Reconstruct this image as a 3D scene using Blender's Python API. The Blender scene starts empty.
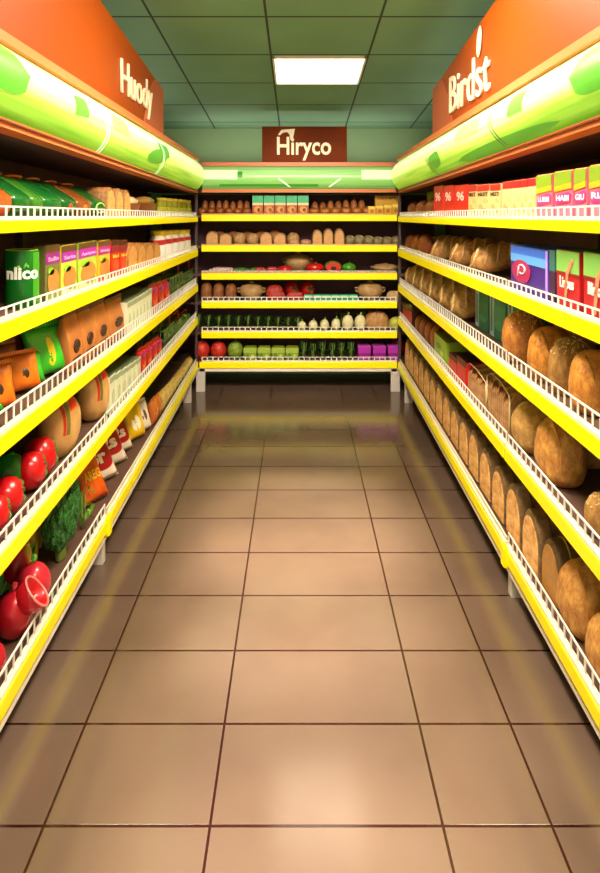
import bpy, bmesh, math, random
from mathutils import Vector, Matrix, noise
random.seed(7)
PI = math.pi
SC = bpy.context.scene
COL = SC.collection
H = 1.86            # eye height
F, CX, CY = 600.0, 298.0, 206.0
DB = 6.0            # front edge of the end shelving
SHELF_DEPTH = 0.5

# ------------------------------------------------------------------ materials
def lin(h):
    h = h.lstrip('#')
    c = [int(h[i:i+2], 16)/255 for i in (0, 2, 4)]
    return tuple(x/12.92 if x <= .04045 else ((x+.055)/1.055)**2.4 for x in c) + (1,)
_M = {}
def M(hexc, rough=.45, kind='plain', hex2=None, scale=20, bump=.0, metal=0, emit=0, spec=.5, detail=3):
    key = (hexc, rough, kind, hex2, scale, bump, metal, emit, spec)
    if key in _M: return _M[key]
    m = bpy.data.materials.new('mat'); m.use_nodes = True
    nt = m.node_tree; n = nt.nodes; L = nt.links
    b = n['Principled BSDF']
    b.inputs['Base Color'].default_value = lin(hexc)
    b.inputs['Roughness'].default_value = rough
    b.inputs['Metallic'].default_value = metal
    b.inputs['Specular IOR Level'].default_value = spec
    if emit:
        b.inputs['Emission Color'].default_value = lin(hexc); b.inputs['Emission Strength'].default_value = emit
    if kind != 'plain':
        tc = n.new('ShaderNodeTexCoord')
        if kind == 'stripe':
            t = n.new('ShaderNodeTexWave'); t.inputs['Scale'].default_value = scale; t.inputs['Distortion'].default_value = .6
            out = t.outputs['Fac']
        elif kind == 'cells':
            t = n.new('ShaderNodeTexVoronoi'); t.inputs['Scale'].default_value = scale
            out = t.outputs['Distance']
        else:
            t = n.new('ShaderNodeTexNoise'); t.inputs['Scale'].default_value = scale; t.inputs['Detail'].default_value = 9 if kind == 'bread' else detail
            if kind == 'bread': t.inputs['Roughness'].default_value = .72
            out = t.outputs['Fac']
        L.new(tc.outputs['Object'], t.inputs['Vector'])
        r = n.new('ShaderNodeValToRGB')
        r.color_ramp.elements[0].position = .38 if kind == 'bread' else .32; r.color_ramp.elements[1].position = .60 if kind == 'bread' else .68
        r.color_ramp.elements[0].color = lin(hex2 or hexc); r.color_ramp.elements[1].color = lin(hexc)
        L.new(out, r.inputs['Fac']); L.new(r.outputs['Color'], b.inputs['Base Color'])
        if bump:
            bp = n.new('ShaderNodeBump'); bp.inputs['Strength'].default_value = bump; bp.inputs['Distance'].default_value = .01
            L.new(out, bp.inputs['Height']); L.new(bp.outputs['Normal'], b.inputs['Normal'])
    _M[key] = m
    return m

# ------------------------------------------------------------------ mesh helpers
def mesh_from(bm, mat, smooth=False):
    bmesh.ops.recalc_face_normals(bm, faces=bm.faces)
    me = bpy.data.meshes.new('mesh'); bm.to_mesh(me); bm.free()
    me.materials.append(mat)
    if smooth:
        for p in me.polygons: p.use_smooth = True
        if smooth == 'auto':
            try: me.set_sharp_from_angle(angle=math.radians(40))
            except Exception: pass
    return me
def obj(name, bm, mat, parent=None, smooth=False, world=False):
    o = bpy.data.objects.new(name, mesh_from(bm, mat, smooth)); COL.objects.link(o)
    if parent:
        o.parent = parent
        if world:
            p = parent; off = Vector((0, 0, 0))
            while p: off += p.location; p = p.parent
            o.location = -off
    return o
def tag(o, label, cat, group=None, kind=None):
    if label: o['label'] = label
    if cat: o['category'] = cat
    if group: o['group'] = group
    if kind: o['kind'] = kind
    return o
def empty(name, loc=(0, 0, 0)):
    o = bpy.data.objects.new(name, None); COL.objects.link(o); o.location = loc
    o.empty_display_size = .05
    return o
def add_hexa(bm, v):
    vs = [bm.verts.new(p) for p in v]
    for f in ((0,1,2,3),(4,5,6,7),(0,1,5,4),(1,2,6,5),(2,3,7,6),(3,0,4,7)):
        bm.faces.new([vs[i] for i in f])
    return vs
def add_box(bm, x0, x1, y0, y1, z0, z1):
    return add_hexa(bm, [(x0,y0,z0),(x1,y0,z0),(x1,y1,z0),(x0,y1,z0),(x0,y0,z1),(x1,y0,z1),(x1,y1,z1),(x0,y1,z1)])
def add_slant(bm, x0, x1, ya, za0, za1, yb, zb0, zb1):   # beam along y with its own heights at both ends
    return add_hexa(bm, [(x0,ya,za0),(x1,ya,za0),(x1,yb,zb0),(x0,yb,zb0),(x0,ya,za1),(x1,ya,za1),(x1,yb,zb1),(x0,yb,zb1)])
def bevel(bm, w, seg=2):
    bmesh.ops.recalc_face_normals(bm, faces=bm.faces)
    bmesh.ops.bevel(bm, geom=list(bm.edges), offset=w, segments=seg, affect='EDGES', profile=.5)
def box(x0, x1, y0, y1, z0, z1, bv=0, seg=2):
    bm = bmesh.new(); add_box(bm, x0, x1, y0, y1, z0, z1)
    if bv: bevel(bm, bv, seg)
    return bm
def lathe(prof, seg=24, bm=None):
    bm = bm or bmesh.new()
    rings = [[bm.verts.new((max(r, 1e-4)*math.cos(2*PI*i/seg), max(r, 1e-4)*math.sin(2*PI*i/seg), z)) for i in range(seg)] for r, z in prof]
    for a, b in zip(rings, rings[1:]):
        for i in range(seg): bm.faces.new((a[i], a[(i+1) % seg], b[(i+1) % seg], b[i]))
    bm.faces.new(list(reversed(rings[0]))); bm.faces.new(rings[-1])
    return bm
def tube(pts, rad, seg=8, bm=None, closed=False):
    bm = bm or bmesh.new(); pts = [Vector(p) for p in pts]; n = len(pts); rings = []
    rr = rad if isinstance(rad, (list, tuple)) else [rad]*n
    for i, p in enumerate(pts):
        t = (pts[(i+1) % n] - pts[i-1]) if closed else (pts[min(i+1, n-1)] - pts[max(i-1, 0)])
        t.normalize(); ref = Vector((0, 0, 1)) if abs(t.z) < .9 else Vector((1, 0, 0))
        u = t.cross(ref).normalized(); v = t.cross(u).normalized()
        rings.append([bm.verts.new(p + rr[i]*(math.cos(2*PI*k/seg)*u + math.sin(2*PI*k/seg)*v)) for k in range(seg)])
    m = n if closed else n-1
    for i in range(m):
        a, b = rings[i], rings[(i+1) % n]
        for k in range(seg): bm.faces.new((a[k], a[(k+1) % seg], b[(k+1) % seg], b[k]))
    if not closed: bm.faces.new(list(reversed(rings[0]))); bm.faces.new(rings[-1])
    return bm
def sgn(v, p): return math.copysign(abs(v)**p, v)
def blob(w, d, h, e1=.8, e2=.8, wob=0, freq=3, nu=24, nv=14, seed=0, c=(0, 0, 0), bm=None, flat=0):
    """rounded solid, resting on z=0 with its centre over c"""
    bm = bm or bmesh.new(); rows = []
    for j in range(nv+1):
        ph = -PI/2 + PI*j/nv; row = []
        for i in range(nu):
            th = 2*PI*i/nu
            p = Vector((sgn(math.cos(ph), e1)*sgn(math.cos(th), e2), sgn(math.cos(ph), e1)*sgn(math.sin(th), e2), sgn(math.sin(ph), e1)))
            k = 1 + (wob*noise.noise(p*freq + Vector((seed, seed*1.7, 0))) if wob else 0)
            z = p.z*k
            if flat and z < -flat: z = -flat
            row.append(bm.verts.new((c[0]+p.x*k*w/2, c[1]+p.y*k*d/2, c[2]+h*(z+(flat or 1))/((flat or 1)+1))))
        rows.append(row)
    for a, b in zip(rows, rows[1:]):
        for i in range(nu):
            bm.faces.new((a[i], a[(i+1) % nu], b[(i+1) % nu], b[i]))
    bm.faces.new(list(reversed(rows[0]))); bm.faces.new(rows[-1])
    bmesh.ops.remove_doubles(bm, verts=bm.verts, dist=1e-5)
    return bm
def prism(prof, x0, x1, bv=0, seg=2, axis='x', bm=None):
    """profile of (u,z) points extruded along an axis: axis x -> u is y; axis y -> u is x"""
    bm = bm or bmesh.new()
    f = (lambda t, u, z: (t, u, z)) if axis == 'x' else (lambda t, u, z: (u, t, z))
    A_ = [bm.verts.new(f(x0, u, z)) for u, z in prof]; B_ = [bm.verts.new(f(x1, u, z)) for u, z in prof]
    bm.faces.new(A_); bm.faces.new(list(reversed(B_))); n = len(prof)
    for i in range(n): bm.faces.new((A_[i], A_[(i+1) % n], B_[(i+1) % n], B_[i]))
    if bv: bevel(bm, bv, seg)
    return bm
def disc(cx, cz, rx, rz, y, n=24, bm=None, th=.002):
    bm = bm or bmesh.new()
    prof = [(cx+rx*math.cos(2*PI*i/n), cz+rz*math.sin(2*PI*i/n)) for i in range(n)]
    return prism(prof, y-th, y, axis='y', bm=bm)
def poly(pts, y, th=.002, bm=None):
    return prism(pts, y-th, y, axis='y', bm=bm)
def text_bm(s, w, h, depth=.002, bold=.02, slant=0):
    """lettering in the xz plane facing -y, centred on x, baseline box from z=0, front at y=-depth"""
    cu = bpy.data.curves.new('t', 'FONT'); cu.body = s; cu.size = 1; cu.offset = bold; cu.extrude = .01; cu.resolution_u = 3
    o = bpy.data.objects.new('t', cu); COL.objects.link(o)
    bpy.context.view_layer.update()
    me = bpy.data.meshes.new_from_object(o.evaluated_get(bpy.context.evaluated_depsgraph_get()))
    bm = bmesh.new(); bm.from_mesh(me)
    bpy.data.objects.remove(o); bpy.data.curves.remove(cu); bpy.data.meshes.remove(me)
    xs = [v.co.x for v in bm.verts]; ys = [v.co.y for v in bm.verts]
    x0, x1, y0, y1 = min(xs), max(xs), min(ys), max(ys)
    for v in bm.verts:
        x, y, z = v.co
        zz = (y-y0)/(y1-y0)*h
        v.co = ((x-(x0+x1)/2)/(x1-x0)*w + slant*zz, -depth if z > 0 else 0, zz)
    return bm
def shift(bm, dx=0, dy=0, dz=0, rx=0, ry=0, rz=0):
    if rx or ry or rz:
        R = Matrix.Rotation(rz, 4, 'Z') @ Matrix.Rotation(ry, 4, 'Y') @ Matrix.Rotation(rx, 4, 'X')
        bmesh.ops.transform(bm, matrix=R, verts=bm.verts)
    bmesh.ops.translate(bm, vec=(dx, dy, dz), verts=bm.verts)
    return bm

# ------------------------------------------------------------------ shelf geometry
RAIL = [(.065, .13), (.42, .46), (.80, .81), (1.20, 1.135), (1.69, 1.58)]   # rail centre below the eye at y=2 and at y=6
def rail_z(k, d): r0, r1 = RAIL[k]; return H - (r0 + (r1-r0)*(d-2)/4)
def top_z(k, d): return rail_z(k, d) + .022
BR = [.115, .42, .70, .985, 1.285, 1.585]
def btop(k): return H - BR[k] + .022
def canz(d): return H + .292 - .035*(d-2), H + .545 - .026*(d-2), H + .575 - .026*(d-2)   # bottom of diffuser, top of it, top of trim
def ceil_z(y): return H + .858 + .115*(6.65-y)

# ------------------------------------------------------------------ structure
yellow = M('#f4de00', .35, emit=.28)  # slight emission put into the rail yellow to brighten it; rails are no lamps
cream = M('#efe6cf', .4)
white_wire = M('#f6f3ea', .35)
dark = M('#5a3844', .7, 'noise', '#4a2c38', 3)
shelf_m = M('#5e4336', .5)
orange = M('#964000', .45, spec=.25)
trim_m = M('#e07a45', .35)
green_wall = M('#8fb088', .8, 'noise', '#86a880', 2)

def make_floor_mat():
    m = bpy.data.materials.new('floor_tiles'); m.use_nodes = True
    nt = m.node_tree; n = nt.nodes; L = nt.links; b = n['Principled BSDF']
    tc = n.new('ShaderNodeTexCoord'); sp = n.new('ShaderNodeSeparateXYZ'); L.new(tc.outputs['Object'], sp.inputs[0])
    def math_(op, a, bb=None, c=None):
        x = n.new('ShaderNodeMath'); x.operation = op
        for i, v in enumerate((a, bb, c)):
            if v is None: continue
            if isinstance(v, (int, float)): x.inputs[i].default_value = v
            else: L.new(v, x.inputs[i])
        return x.outputs[0]
    lines = None
    for xi in (-1.3, -.763, -.264, .435, .762, 1.3):
        q = math_('LESS_THAN', math_('ABSOLUTE', math_('SUBTRACT', sp.outputs[0], xi)), .0042)
        lines = q if lines is None else math_('MAXIMUM', lines, q)
    fy = math_('FRACT', math_('DIVIDE', math_('SUBTRACT', sp.outputs[1], 1.80-.1775-3.55), .355))
    q = math_('LESS_THAN', math_('ABSOLUTE', math_('SUBTRACT', fy, .5)), .0125)
    lines = math_('MAXIMUM', lines, q)
    no = n.new('ShaderNodeTexNoise'); no.inputs['Scale'].default_value = 1.6; no.inputs['Detail'].default_value = 4
    L.new(tc.outputs['Object'], no.inputs['Vector'])
    r = n.new('ShaderNodeValToRGB'); r.color_ramp.elements[0].position = .3; r.color_ramp.elements[1].position = .7
    r.color_ramp.elements[0].color = lin('#5f4b40'); r.color_ramp.elements[1].color = lin('#6d594c')
    L.new(no.outputs['Fac'], r.inputs['Fac'])
    mx = n.new('ShaderNodeMix'); mx.data_type = 'RGBA'
    L.new(lines, mx.inputs[0]); L.new(r.outputs['Color'], mx.inputs[6]); mx.inputs[7].default_value = lin('#2e0f10')
    L.new(mx.outputs[2], b.inputs['Base Color'])
    b.inputs['Roughness'].default_value = .15; b.inputs['IOR'].default_value = 1.9
    bp = n.new('ShaderNodeBump'); bp.inputs['Strength'].default_value = .25; bp.inputs['Distance'].default_value = .003; bp.invert = True
    L.new(lines, bp.inputs['Height']); L.new(bp.outputs['Normal'], b.inputs['Normal'])
    return m
def make_ceiling_mat():
    m = bpy.data.materials.new('ceiling_tiles'); m.use_nodes = True
    nt = m.node_tree; n = nt.nodes; L = nt.links; b = n['Principled BSDF']
    tc = n.new('ShaderNodeTexCoord'); sp = n.new('ShaderNodeSeparateXYZ'); L.new(tc.outputs['Object'], sp.inputs[0])
    def math_(op, a, bb):
        x = n.new('ShaderNodeMath'); x.operation = op
        for i, v in enumerate((a, bb)):
            if isinstance(v, (int, float)): x.inputs[i].default_value = v
            else: L.new(v, x.inputs[i])
        return x.outputs[0]
    def grid(sock, off, per, w):
        fr = math_('FRACT', math_('DIVIDE', math_('SUBTRACT', sock, off-per*20.5), per), 0)
        return math_('LESS_THAN', math_('ABSOLUTE', math_('SUBTRACT', fr, .5), 0), w/per)
    g = math_('MAXIMUM', grid(sp.outputs[0], -.2, .72, .008), grid(sp.outputs[1], 5.07, .65, .010))
    no = n.new('ShaderNodeTexNoise'); no.inputs['Scale'].default_value = 1.2; L.new(tc.outputs['Object'], no.inputs['Vector'])
    r = n.new('ShaderNodeValToRGB'); r.color_ramp.elements[0].position = .3; r.color_ramp.elements[1].position = .7
    r.color_ramp.elements[0].color = lin('#5c8468'); r.color_ramp.elements[1].color = lin('#6a9276')
    L.new(no.outputs['Fac'], r.inputs['Fac'])
    mx = n.new('ShaderNodeMix'); mx.data_type = 'RGBA'
    L.new(g, mx.inputs[0]); L.new(r.outputs['Color'], mx.inputs[6]); mx.inputs[7].default_value = lin('#1d2c22')
    L.new(mx.outputs[2], b.inputs['Base Color']); b.inputs['Roughness'].default_value = .8
    return m

def struct(name, bm, mat):
    return tag(obj(name, bm, mat), None, None, kind='structure')
YF, YW, XW = -1.6, 6.65, 1.62
struct('floor', box(-XW-.1, XW+.1, YF, YW+.1, -.1, 0), make_floor_mat())
bm = bmesh.new(); add_slant(bm, -XW-.1, XW+.1, YF, ceil_z(YF), ceil_z(YF)+.1, YW+.1, ceil_z(YW+.1), ceil_z(YW+.1)+.1)
struct('ceiling', bm, make_ceiling_mat())
struct('wall_back', box(-XW-.1, XW+.1, YW, YW+.1, 0, ceil_z(YW)), green_wall)
for s, nm in ((-1, 'wall_left'), (1, 'wall_right')):
    bm = bmesh.new()
    x0, x1 = sorted((s*XW, s*(XW+.1)))
    add_slant(bm, x0, x1, YF, 0, ceil_z(YF), YW, 0, ceil_z(YW))
    struct(nm, bm, green_wall)

# ceiling light panels
def glow_mat(e):
    m = bpy.data.materials.new('panel_glow'); m.use_nodes = True; b = m.node_tree.nodes['Principled BSDF']
    b.inputs['Emission Color'].default_value = lin('#fff0d8'); b.inputs['Emission Strength'].default_value = e
    b.inputs['Base Color'].default_value = lin('#f8f0d8'); return m
def panel(yc, label, e):
    glow = glow_mat(e)
    t = empty('ceiling_light', (.16, yc, ceil_z(yc)-.03)); tag(t, label, 'ceiling light', 'ceiling light panels')
    y0, y1 = yc-.31, yc+.31; x0, x1 = -.19, .51
    bm = bmesh.new()
    for (a0, a1, b0, b1) in ((x0, x1, y0, y0+.015), (x0, x1, y1-.015, y1), (x0, x0+.015, y0, y1), (x1-.015, x1, y0, y1)):
        add_slant(bm, a0, a1, b0, ceil_z(b0)-.02, ceil_z(b0)-.001, b1, ceil_z(b1)-.02, ceil_z(b1)-.001)
    obj('frame', bm, M('#dfe3d0', .5), t, world=True)
    bm = bmesh.new(); add_slant(bm, x0+.015, x1-.015, y0+.015, ceil_z(y0)-.016, ceil_z(y0)-.006, y1-.015, ceil_z(y1)-.016, ceil_z(y1)-.006)
    obj('diffuser', bm, glow, t, world=True)
panel(4.745, 'square glowing ceiling light panel above the far half of the aisle', 2.2)
panel(2.8, 'glowing ceiling light panel overhead, second along the aisle', 92)
panel(.85, 'glowing ceiling light panel overhead at the near end of the aisle', 92)

# ------------------------------------------------------------------ shelving units
GUARD = [.03, .035, .062, .05, .06]
SNAME = ['top', 'second', 'third', 'fourth', 'bottom']
def wire_guard_bm(s, k, ya, yb, h):
    bm = bmesh.new(); X = 1.012
    zf = lambda y: rail_z(k, y)+.036
    x0, x1 = sorted((s*(X-.003), s*(X+.003)))
    add_slant(bm, x0, x1, ya, zf(ya)+h-.004, zf(ya)+h+.002, yb, zf(yb)+h-.004, zf(yb)+h+.002)
    n = int((yb-ya)/.055)
    for i in range(n+1):
        y = ya+.004 + (yb-ya-.008)*i/n
        xa, xb = sorted((s*(X-.003), s*(X+.003)))
        add_box(bm, xa, xb, y-.0025, y+.0025, zf(y)-.012, zf(y)+h)
    return bm
def side_unit(s, y0, y1, label, near):
    t = empty('shelving_unit', (s*1.25, (y0+y1)/2, 0)); tag(t, label, 'shelving', 'wall shelving units')
    yb, xb = sorted((s*1.49, s*1.53)), None
    zb = min(canz(y0)[0], canz(y1)[0]) - .03
    bm = bmesh.new(); add_slant(bm, yb[0], yb[1], y0, .08, canz(y0)[0]-.022, y1, .08, canz(y1)[0]-.022)
    obj('back_panel', bm, dark, t, world=True)
    for yy in ((y0+.03,) if near else (y0+.03, y1-.03)):
        xa, xc = sorted((s*1.455, s*1.49))
        obj('upright', box(xa, xc, yy-.02, yy+.02, 0, zb), M('#3a2a2a', .5), t, world=True)
    for k in range(5):
        bm = bmesh.new(); x0, x1 = sorted((s*1.012, s*1.49))
        za, zc = top_z(k, y0), top_z(k, y1)
        add_slant(bm, x0, x1, y0, za-.025, za, y1, zc-.025, zc)
        sh = obj('shelf', bm, shelf_m, t, world=True)
        hh = .027 if k == 0 else .036
        g = .004
        r = bmesh.new()
        prof = lambda y: rail_z(k, y)
        x0, x1 = sorted((s*.992, s*1.012))
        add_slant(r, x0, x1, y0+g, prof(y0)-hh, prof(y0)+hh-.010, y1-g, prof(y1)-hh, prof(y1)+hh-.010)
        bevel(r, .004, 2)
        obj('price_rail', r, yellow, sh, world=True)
        r = bmesh.new(); x0, x1 = sorted((s*.997, s*1.02))
        add_slant(r, x0, x1, y0+g, prof(y0)+hh-.010, prof(y0)+hh+.004, y1-g, prof(y1)+hh-.010, prof(y1)+hh+.004)
        obj('rail_lip', r, cream, sh, world=True)
        if k < 4 or near:
            obj('wire_guard', wire_guard_bm(s, k, y0+.01, y1-.01, GUARD[k]), white_wire, sh, world=True)
        else:
            r = bmesh.new(); x0, x1 = sorted((s*1.008, s*1.016))
            add_slant(r, x0, x1, y0+.01, prof(y0)+.05, prof(y0)+.062, y1-.01, prof(y1)+.05, prof(y1)+.062)
            obj('wire_guard', r, cream, sh, world=True)
        if k == 4:
            r = bmesh.new(); x0, x1 = sorted((s*1.0, s*1.02))
            add_slant(r, x0, x1, y0, prof(y0)-hh-.042, prof(y0)-hh-.022, y1, prof(y1)-hh-.042, prof(y1)-hh-.022)
            obj('kick_trim', r, M('#f1e3d6', .4), sh, world=True)
            if near:
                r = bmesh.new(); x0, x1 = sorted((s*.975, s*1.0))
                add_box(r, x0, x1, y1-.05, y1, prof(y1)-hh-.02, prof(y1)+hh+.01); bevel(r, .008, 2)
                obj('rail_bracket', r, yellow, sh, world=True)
    for yy in ((y1+.0,) if near else (y1-.25,)):
        x0, x1 = sorted((s*1.01, s*1.085)); zz = rail_z(4, yy)-.05
        obj('foot', box(x0, x1, yy-.05, yy-.006, 0, zz, .004), M('#d9cfc8', .5), t, world=True)
    x0, x1 = sorted((s*1.30, s*1.34))
    obj('kick_board', box(x0, x1, y0, y1, 0, rail_z(4, y1)-.06), dark, t, world=True)
    return t
side_unit(-1, 3.16, 5.96, 'tall shelving unit along the produce side, the one nearer the end wall', False)
side_unit(-1, .95, 3.155, 'tall shelving unit along the produce side, the one nearer the camera', True)
side_unit(1, 2.9, 5.96, 'tall shelving unit along the bread side, the one nearer the end wall', False)
side_unit(1, .95, 2.895, 'tall shelving unit along the bread side, the one nearer the camera', True)

# end unit
t = empty('shelving_unit', (0, 6.25, 0)); tag(t, 'shelving unit across the end wall with six yellow edged shelves', 'shelving', 'wall shelving units')
zb = H+.12
obj('back_panel', box(-1.48, 1.48, 6.5, 6.54, .08, zb), dark, t, world=True)
for s in (-1, 1):
    x0, x1 = sorted((s*1.005, s*1.03)); obj('upright', box(x0, x1, 6.0, 6.03, .27, zb), M('#4a3a3a', .5), t, world=True)
for k in range(6):
    z = btop(k)
    sh = obj('shelf', box(-1.48, 1.48, 6.012, 6.5, z-.025, z), shelf_m, t, world=True)
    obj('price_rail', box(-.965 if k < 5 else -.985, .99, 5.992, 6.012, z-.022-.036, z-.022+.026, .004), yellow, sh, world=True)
    obj('rail_lip', box(-.965, .99, 5.997, 6.02, z-.022+.026, z-.022+.040), M('#d9a070', .4) if k < 3 else cream, sh, world=True)
    if k >= 2:
        h = .012 if k == 2 else .035
        bm = bmesh.new(); add_box(bm, -.965, .985, 6.006, 6.012, z+.018+h-.006, z+.018+h)
        for i in range(37):
            x = -.96+1.94*i/36; add_box(bm, x-.0045, x+.0045, 6.006, 6.012, z, z+.018+h)
        obj('wire_guard', bm, white_wire, sh, world=True)
    if k == 5:
        obj('kick_trim', box(-.985, .99, 6.0, 6.02, z-.022-.07, z-.022-.042), M('#f1e3d6', .4), sh, world=True)
for s in (-1, 1):
    x0, x1 = sorted((s*.93, s*1.02)); obj('foot', box(x0, x1, 6.0, 6.05, 0, btop(5)-.06, .004), M('#d9cfc8', .5), t, world=True)

# ------------------------------------------------------------------ light canopies
def canopy_mat(dim):
    m = bpy.data.materials.new('canopy_glow'); m.use_nodes = True
    nt = m.node_tree; n = nt.nodes; L = nt.links; b = n['Principled BSDF']
    uv = n.new('ShaderNodeUVMap'); uv.uv_map = 'UVMap'
    sp = n.new('ShaderNodeSeparateXYZ'); L.new(uv.outputs[0], sp.inputs[0])
    r = n.new('ShaderNodeValToRGB'); cr = r.color_ramp
    stops = [(0, '#62ae24'), (.2, '#9ad644'), (.38, '#cfee6a'), (.56, '#f2fba0'), (.74, '#fdffdc'), (.9, '#e2f8a8'), (1, '#a2d860')]
    if dim: stops = [(0, '#5a9a4a'), (.2, '#86bf66'), (.45, '#93cf74'), (.7, '#a4d98a'), (.9, '#8cc274'), (1, '#7aa860')]
    while len(cr.elements) < len(stops): cr.elements.new(.5)
    for e, (p, c) in zip(cr.elements, stops): e.position = p; e.color = lin(c)
    mp = n.new('ShaderNodeMapping'); mp.inputs['Scale'].default_value = (.5, 5, 1); L.new(uv.outputs[0], mp.inputs[0])
    no = n.new('ShaderNodeTexNoise'); no.inputs['Scale'].default_value = 2.2; no.inputs['Detail'].default_value = 1; L.new(mp.outputs[0], no.inputs['Vector'])
    ad = n.new('ShaderNodeMath'); ad.operation = 'MULTIPLY_ADD'; L.new(no.outputs['Fac'], ad.inputs[0]); ad.inputs[1].default_value = .36; ad.inputs[2].default_value = -.18
    a2 = n.new('ShaderNodeMath'); a2.operation = 'ADD'; L.new(ad.outputs[0], a2.inputs[0]); L.new(sp.outputs[1], a2.inputs[1])
    L.new(a2.outputs[0], r.inputs['Fac'])
    L.new(r.outputs['Color'], b.inputs['Base Color']); L.new(r.outputs['Color'], b.inputs['Emission Color'])
    b.inputs['Emission Strength'].default_value = .38 if dim else .62
    b.inputs['Roughness'].default_value = .25
    return m
CM, CMD = canopy_mat(False), canopy_mat(True)
def can_pt(s, d, v, off=0):
    zb, zt, _ = canz(d); b = math.sin(PI*min(max(v, 0), 1))
    return Vector((s*(1.0 - (.085+off)*b**.8 - off*.3), d, zb + (zt-zb)*(v)))
def surf(ptf, us, vs):
    bm = bmesh.new(); uvl = bm.loops.layers.uv.new('UVMap')
    g = [[bm.verts.new(ptf(u, v)) for v in vs] for u in us]
    for i in range(len(us)-1):
        for j in range(len(vs)-1):
            f = bm.faces.new((g[i][j], g[i+1][j], g[i+1][j+1], g[i][j+1]))
            for lp, (a, b) in zip(f.loops, ((i, j), (i+1, j), (i+1, j+1), (i, j+1))): lp[uvl].uv = (us[a], vs[b])
    return bm
def rng(a, b, n): return [a+(b-a)*i/n for i in range(n+1)]
leaf_m = M('#5fb838', .4, emit=.35); leaf_p = M('#a8e070', .4, emit=.4); leaf_d = M('#3f9a2c', .4, emit=.3)
bandw = M('#fbfff0', .4, emit=.6); bandd = M('#6a7a5a', .4)
def side_canopy(s, label, patches, bands):
    Y0, Y1 = .95, 5.9
    t = empty('light_canopy', (s*1.2, 3.4, canz(3.4)[0])); tag(t, label, 'light canopy', 'glowing canopies over the shelves')
    o = obj('diffuser', surf(lambda u, v: can_pt(s, u, v), rng(Y0, Y1, 40), rng(0, 1, 14)), CM, t, True, True)
    for (d0, d1, v0, v1, rnd, mm, skew) in patches:
        def pf(u, v):
            uu = d0+(d1-d0)*u; k = 1 if not rnd else max(.02, (1-abs(2*u-1)**rnd)**(1/rnd))
            vc = (v0+v1)/2 + skew*(u-.5); return can_pt(s, uu, vc+(v-.5)*(v1-v0)*k, .004)
        obj('leaf_print', surf(pf, rng(0, 1, 12), rng(0, 1, 6)), mm, o, True, False).location = o.location*0
    for (d, sk, mm) in bands:
        for dd in (0, .035):
            obj('band', surf(lambda u, v: can_pt(s, d+dd+sk*(v-.5)+u*.013, v, .005), [0, 1], rng(0, 1, 12)), mm, o, True, False)
    bm = bmesh.new(); x0, x1 = sorted((s*.985, s*1.06))
    add_slant(bm, x0, x1, Y0, canz(Y0)[0]-.028, canz(Y0)[0]+.004, Y1, canz(Y1)[0]-.028, canz(Y1)[0]+.004)
    obj('lower_trim', bm, trim_m, t, world=True)
    bm = bmesh.new(); x0, x1 = sorted((s*.975, s*.99))
    add_slant(bm, x0, x1, Y0, canz(Y0)[0]-.010, canz(Y0)[0]-.004, Y1, canz(Y1)[0]-.010, canz(Y1)[0]-.004)
    obj('trim_groove', bm, M('#7a2c10', .4), t, world=True)
    bm = bmesh.new(); x0, x1 = sorted((s*.965, s*1.06))
    add_slant(bm, x0, x1, Y0, canz(Y0)[1]-.004, canz(Y0)[2], Y1, canz(Y1)[1]-.004, canz(Y1)[2])
    obj('upper_trim', bm, trim_m, t, world=True)
    bm = bmesh.new(); x0, x1 = sorted((s*1.06, s*1.55))
    add_slant(bm, x0, x1, Y0, canz(Y0)[0]-.02, canz(Y0)[0], Y1, canz(Y1)[0]-.02, canz(Y1)[0])
    obj('soffit', bm, dark, t, world=True)
    bm = bmesh.new()
    add_slant(bm, x0, x1, Y0, canz(Y0)[2]-.02, canz(Y0)[2], Y1, canz(Y1)[2]-.02, canz(Y1)[2])
    obj('top_board', bm, trim_m, t, world=True)
side_canopy(-1, 'long glowing green canopy curving over the produce side shelves',
    [(1.70, 2.05, .28, .92, 3, leaf_m, 0), (2.47, 2.62, .42, .74, 0, leaf_m, .05), (2.98, 3.25, .5, .8, 0, leaf_p, 0), (3.7, 4.2, .2, .55, 2, leaf_m, .15), (3.95, 4.25, .45, .75, 0, leaf_m, 0)],
    [(2.85, -.18, bandw), (4.05, -.2, bandw)])
side_canopy(1, 'long glowing green canopy curving over the bread side shelves',
    [(1.72, 2.02, .25, .85, 3, leaf_m, 0), (2.45, 2.62, .45, .8, 0, leaf_m, 0), (3.05, 3.5, .5, .8, 0, leaf_p, 0), (3.9, 4.25, .15, .5, 3, leaf_m, -.1), (2.2, 3.6, .02, .2, 2, leaf_m, 0)],
    [(2.83, .12, bandd), (4.25, .1, bandd)])
# end canopy
t = empty('light_canopy', (0, 6.2, H+.15)); tag(t, 'pale green canopy across the end wall shelving under the dark sign', 'light canopy', 'glowing canopies over the shelves')
ZB0, ZB1 = H+.165, H+.40
def ecan(u, v, off=0):
    b = math.sin(PI*v); return Vector((u, 6.0-(.07+off)*b**.8-off*.3, ZB0+(ZB1-ZB0)*v))
o = obj('diffuser', surf(lambda u, v: ecan(u, v), rng(-.955, .975, 20), rng(0, 1, 12)), CMD, t, True, True)
tube_m = M('#e6f6c8', .3, emit=.45)
for a0, a1 in ((-.93, -.60), (.63, .95)):
    obj('light_tube', surf(lambda u, v: ecan(u, .42+.4*v, .004), [a0, a1], rng(0, 1, 6)), tube_m, o, True)
obj('leaf_print', surf(lambda u, v: ecan(u, .5+.25*v, .004), [-.6, -.55], rng(0, 1, 4)), leaf_d, o, True)
for xa, xb in ((-.2, -.09), (.30, .41)):
    sg = 1 if xa < 0 else -1
    obj('band', surf(lambda u, v: ecan((xa+xb)/2 - sg*(v-.5)*(.11) + u*.02, .1+.35*v, .005), [0, 1], rng(0, 1, 8)), bandw, o, True)
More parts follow.
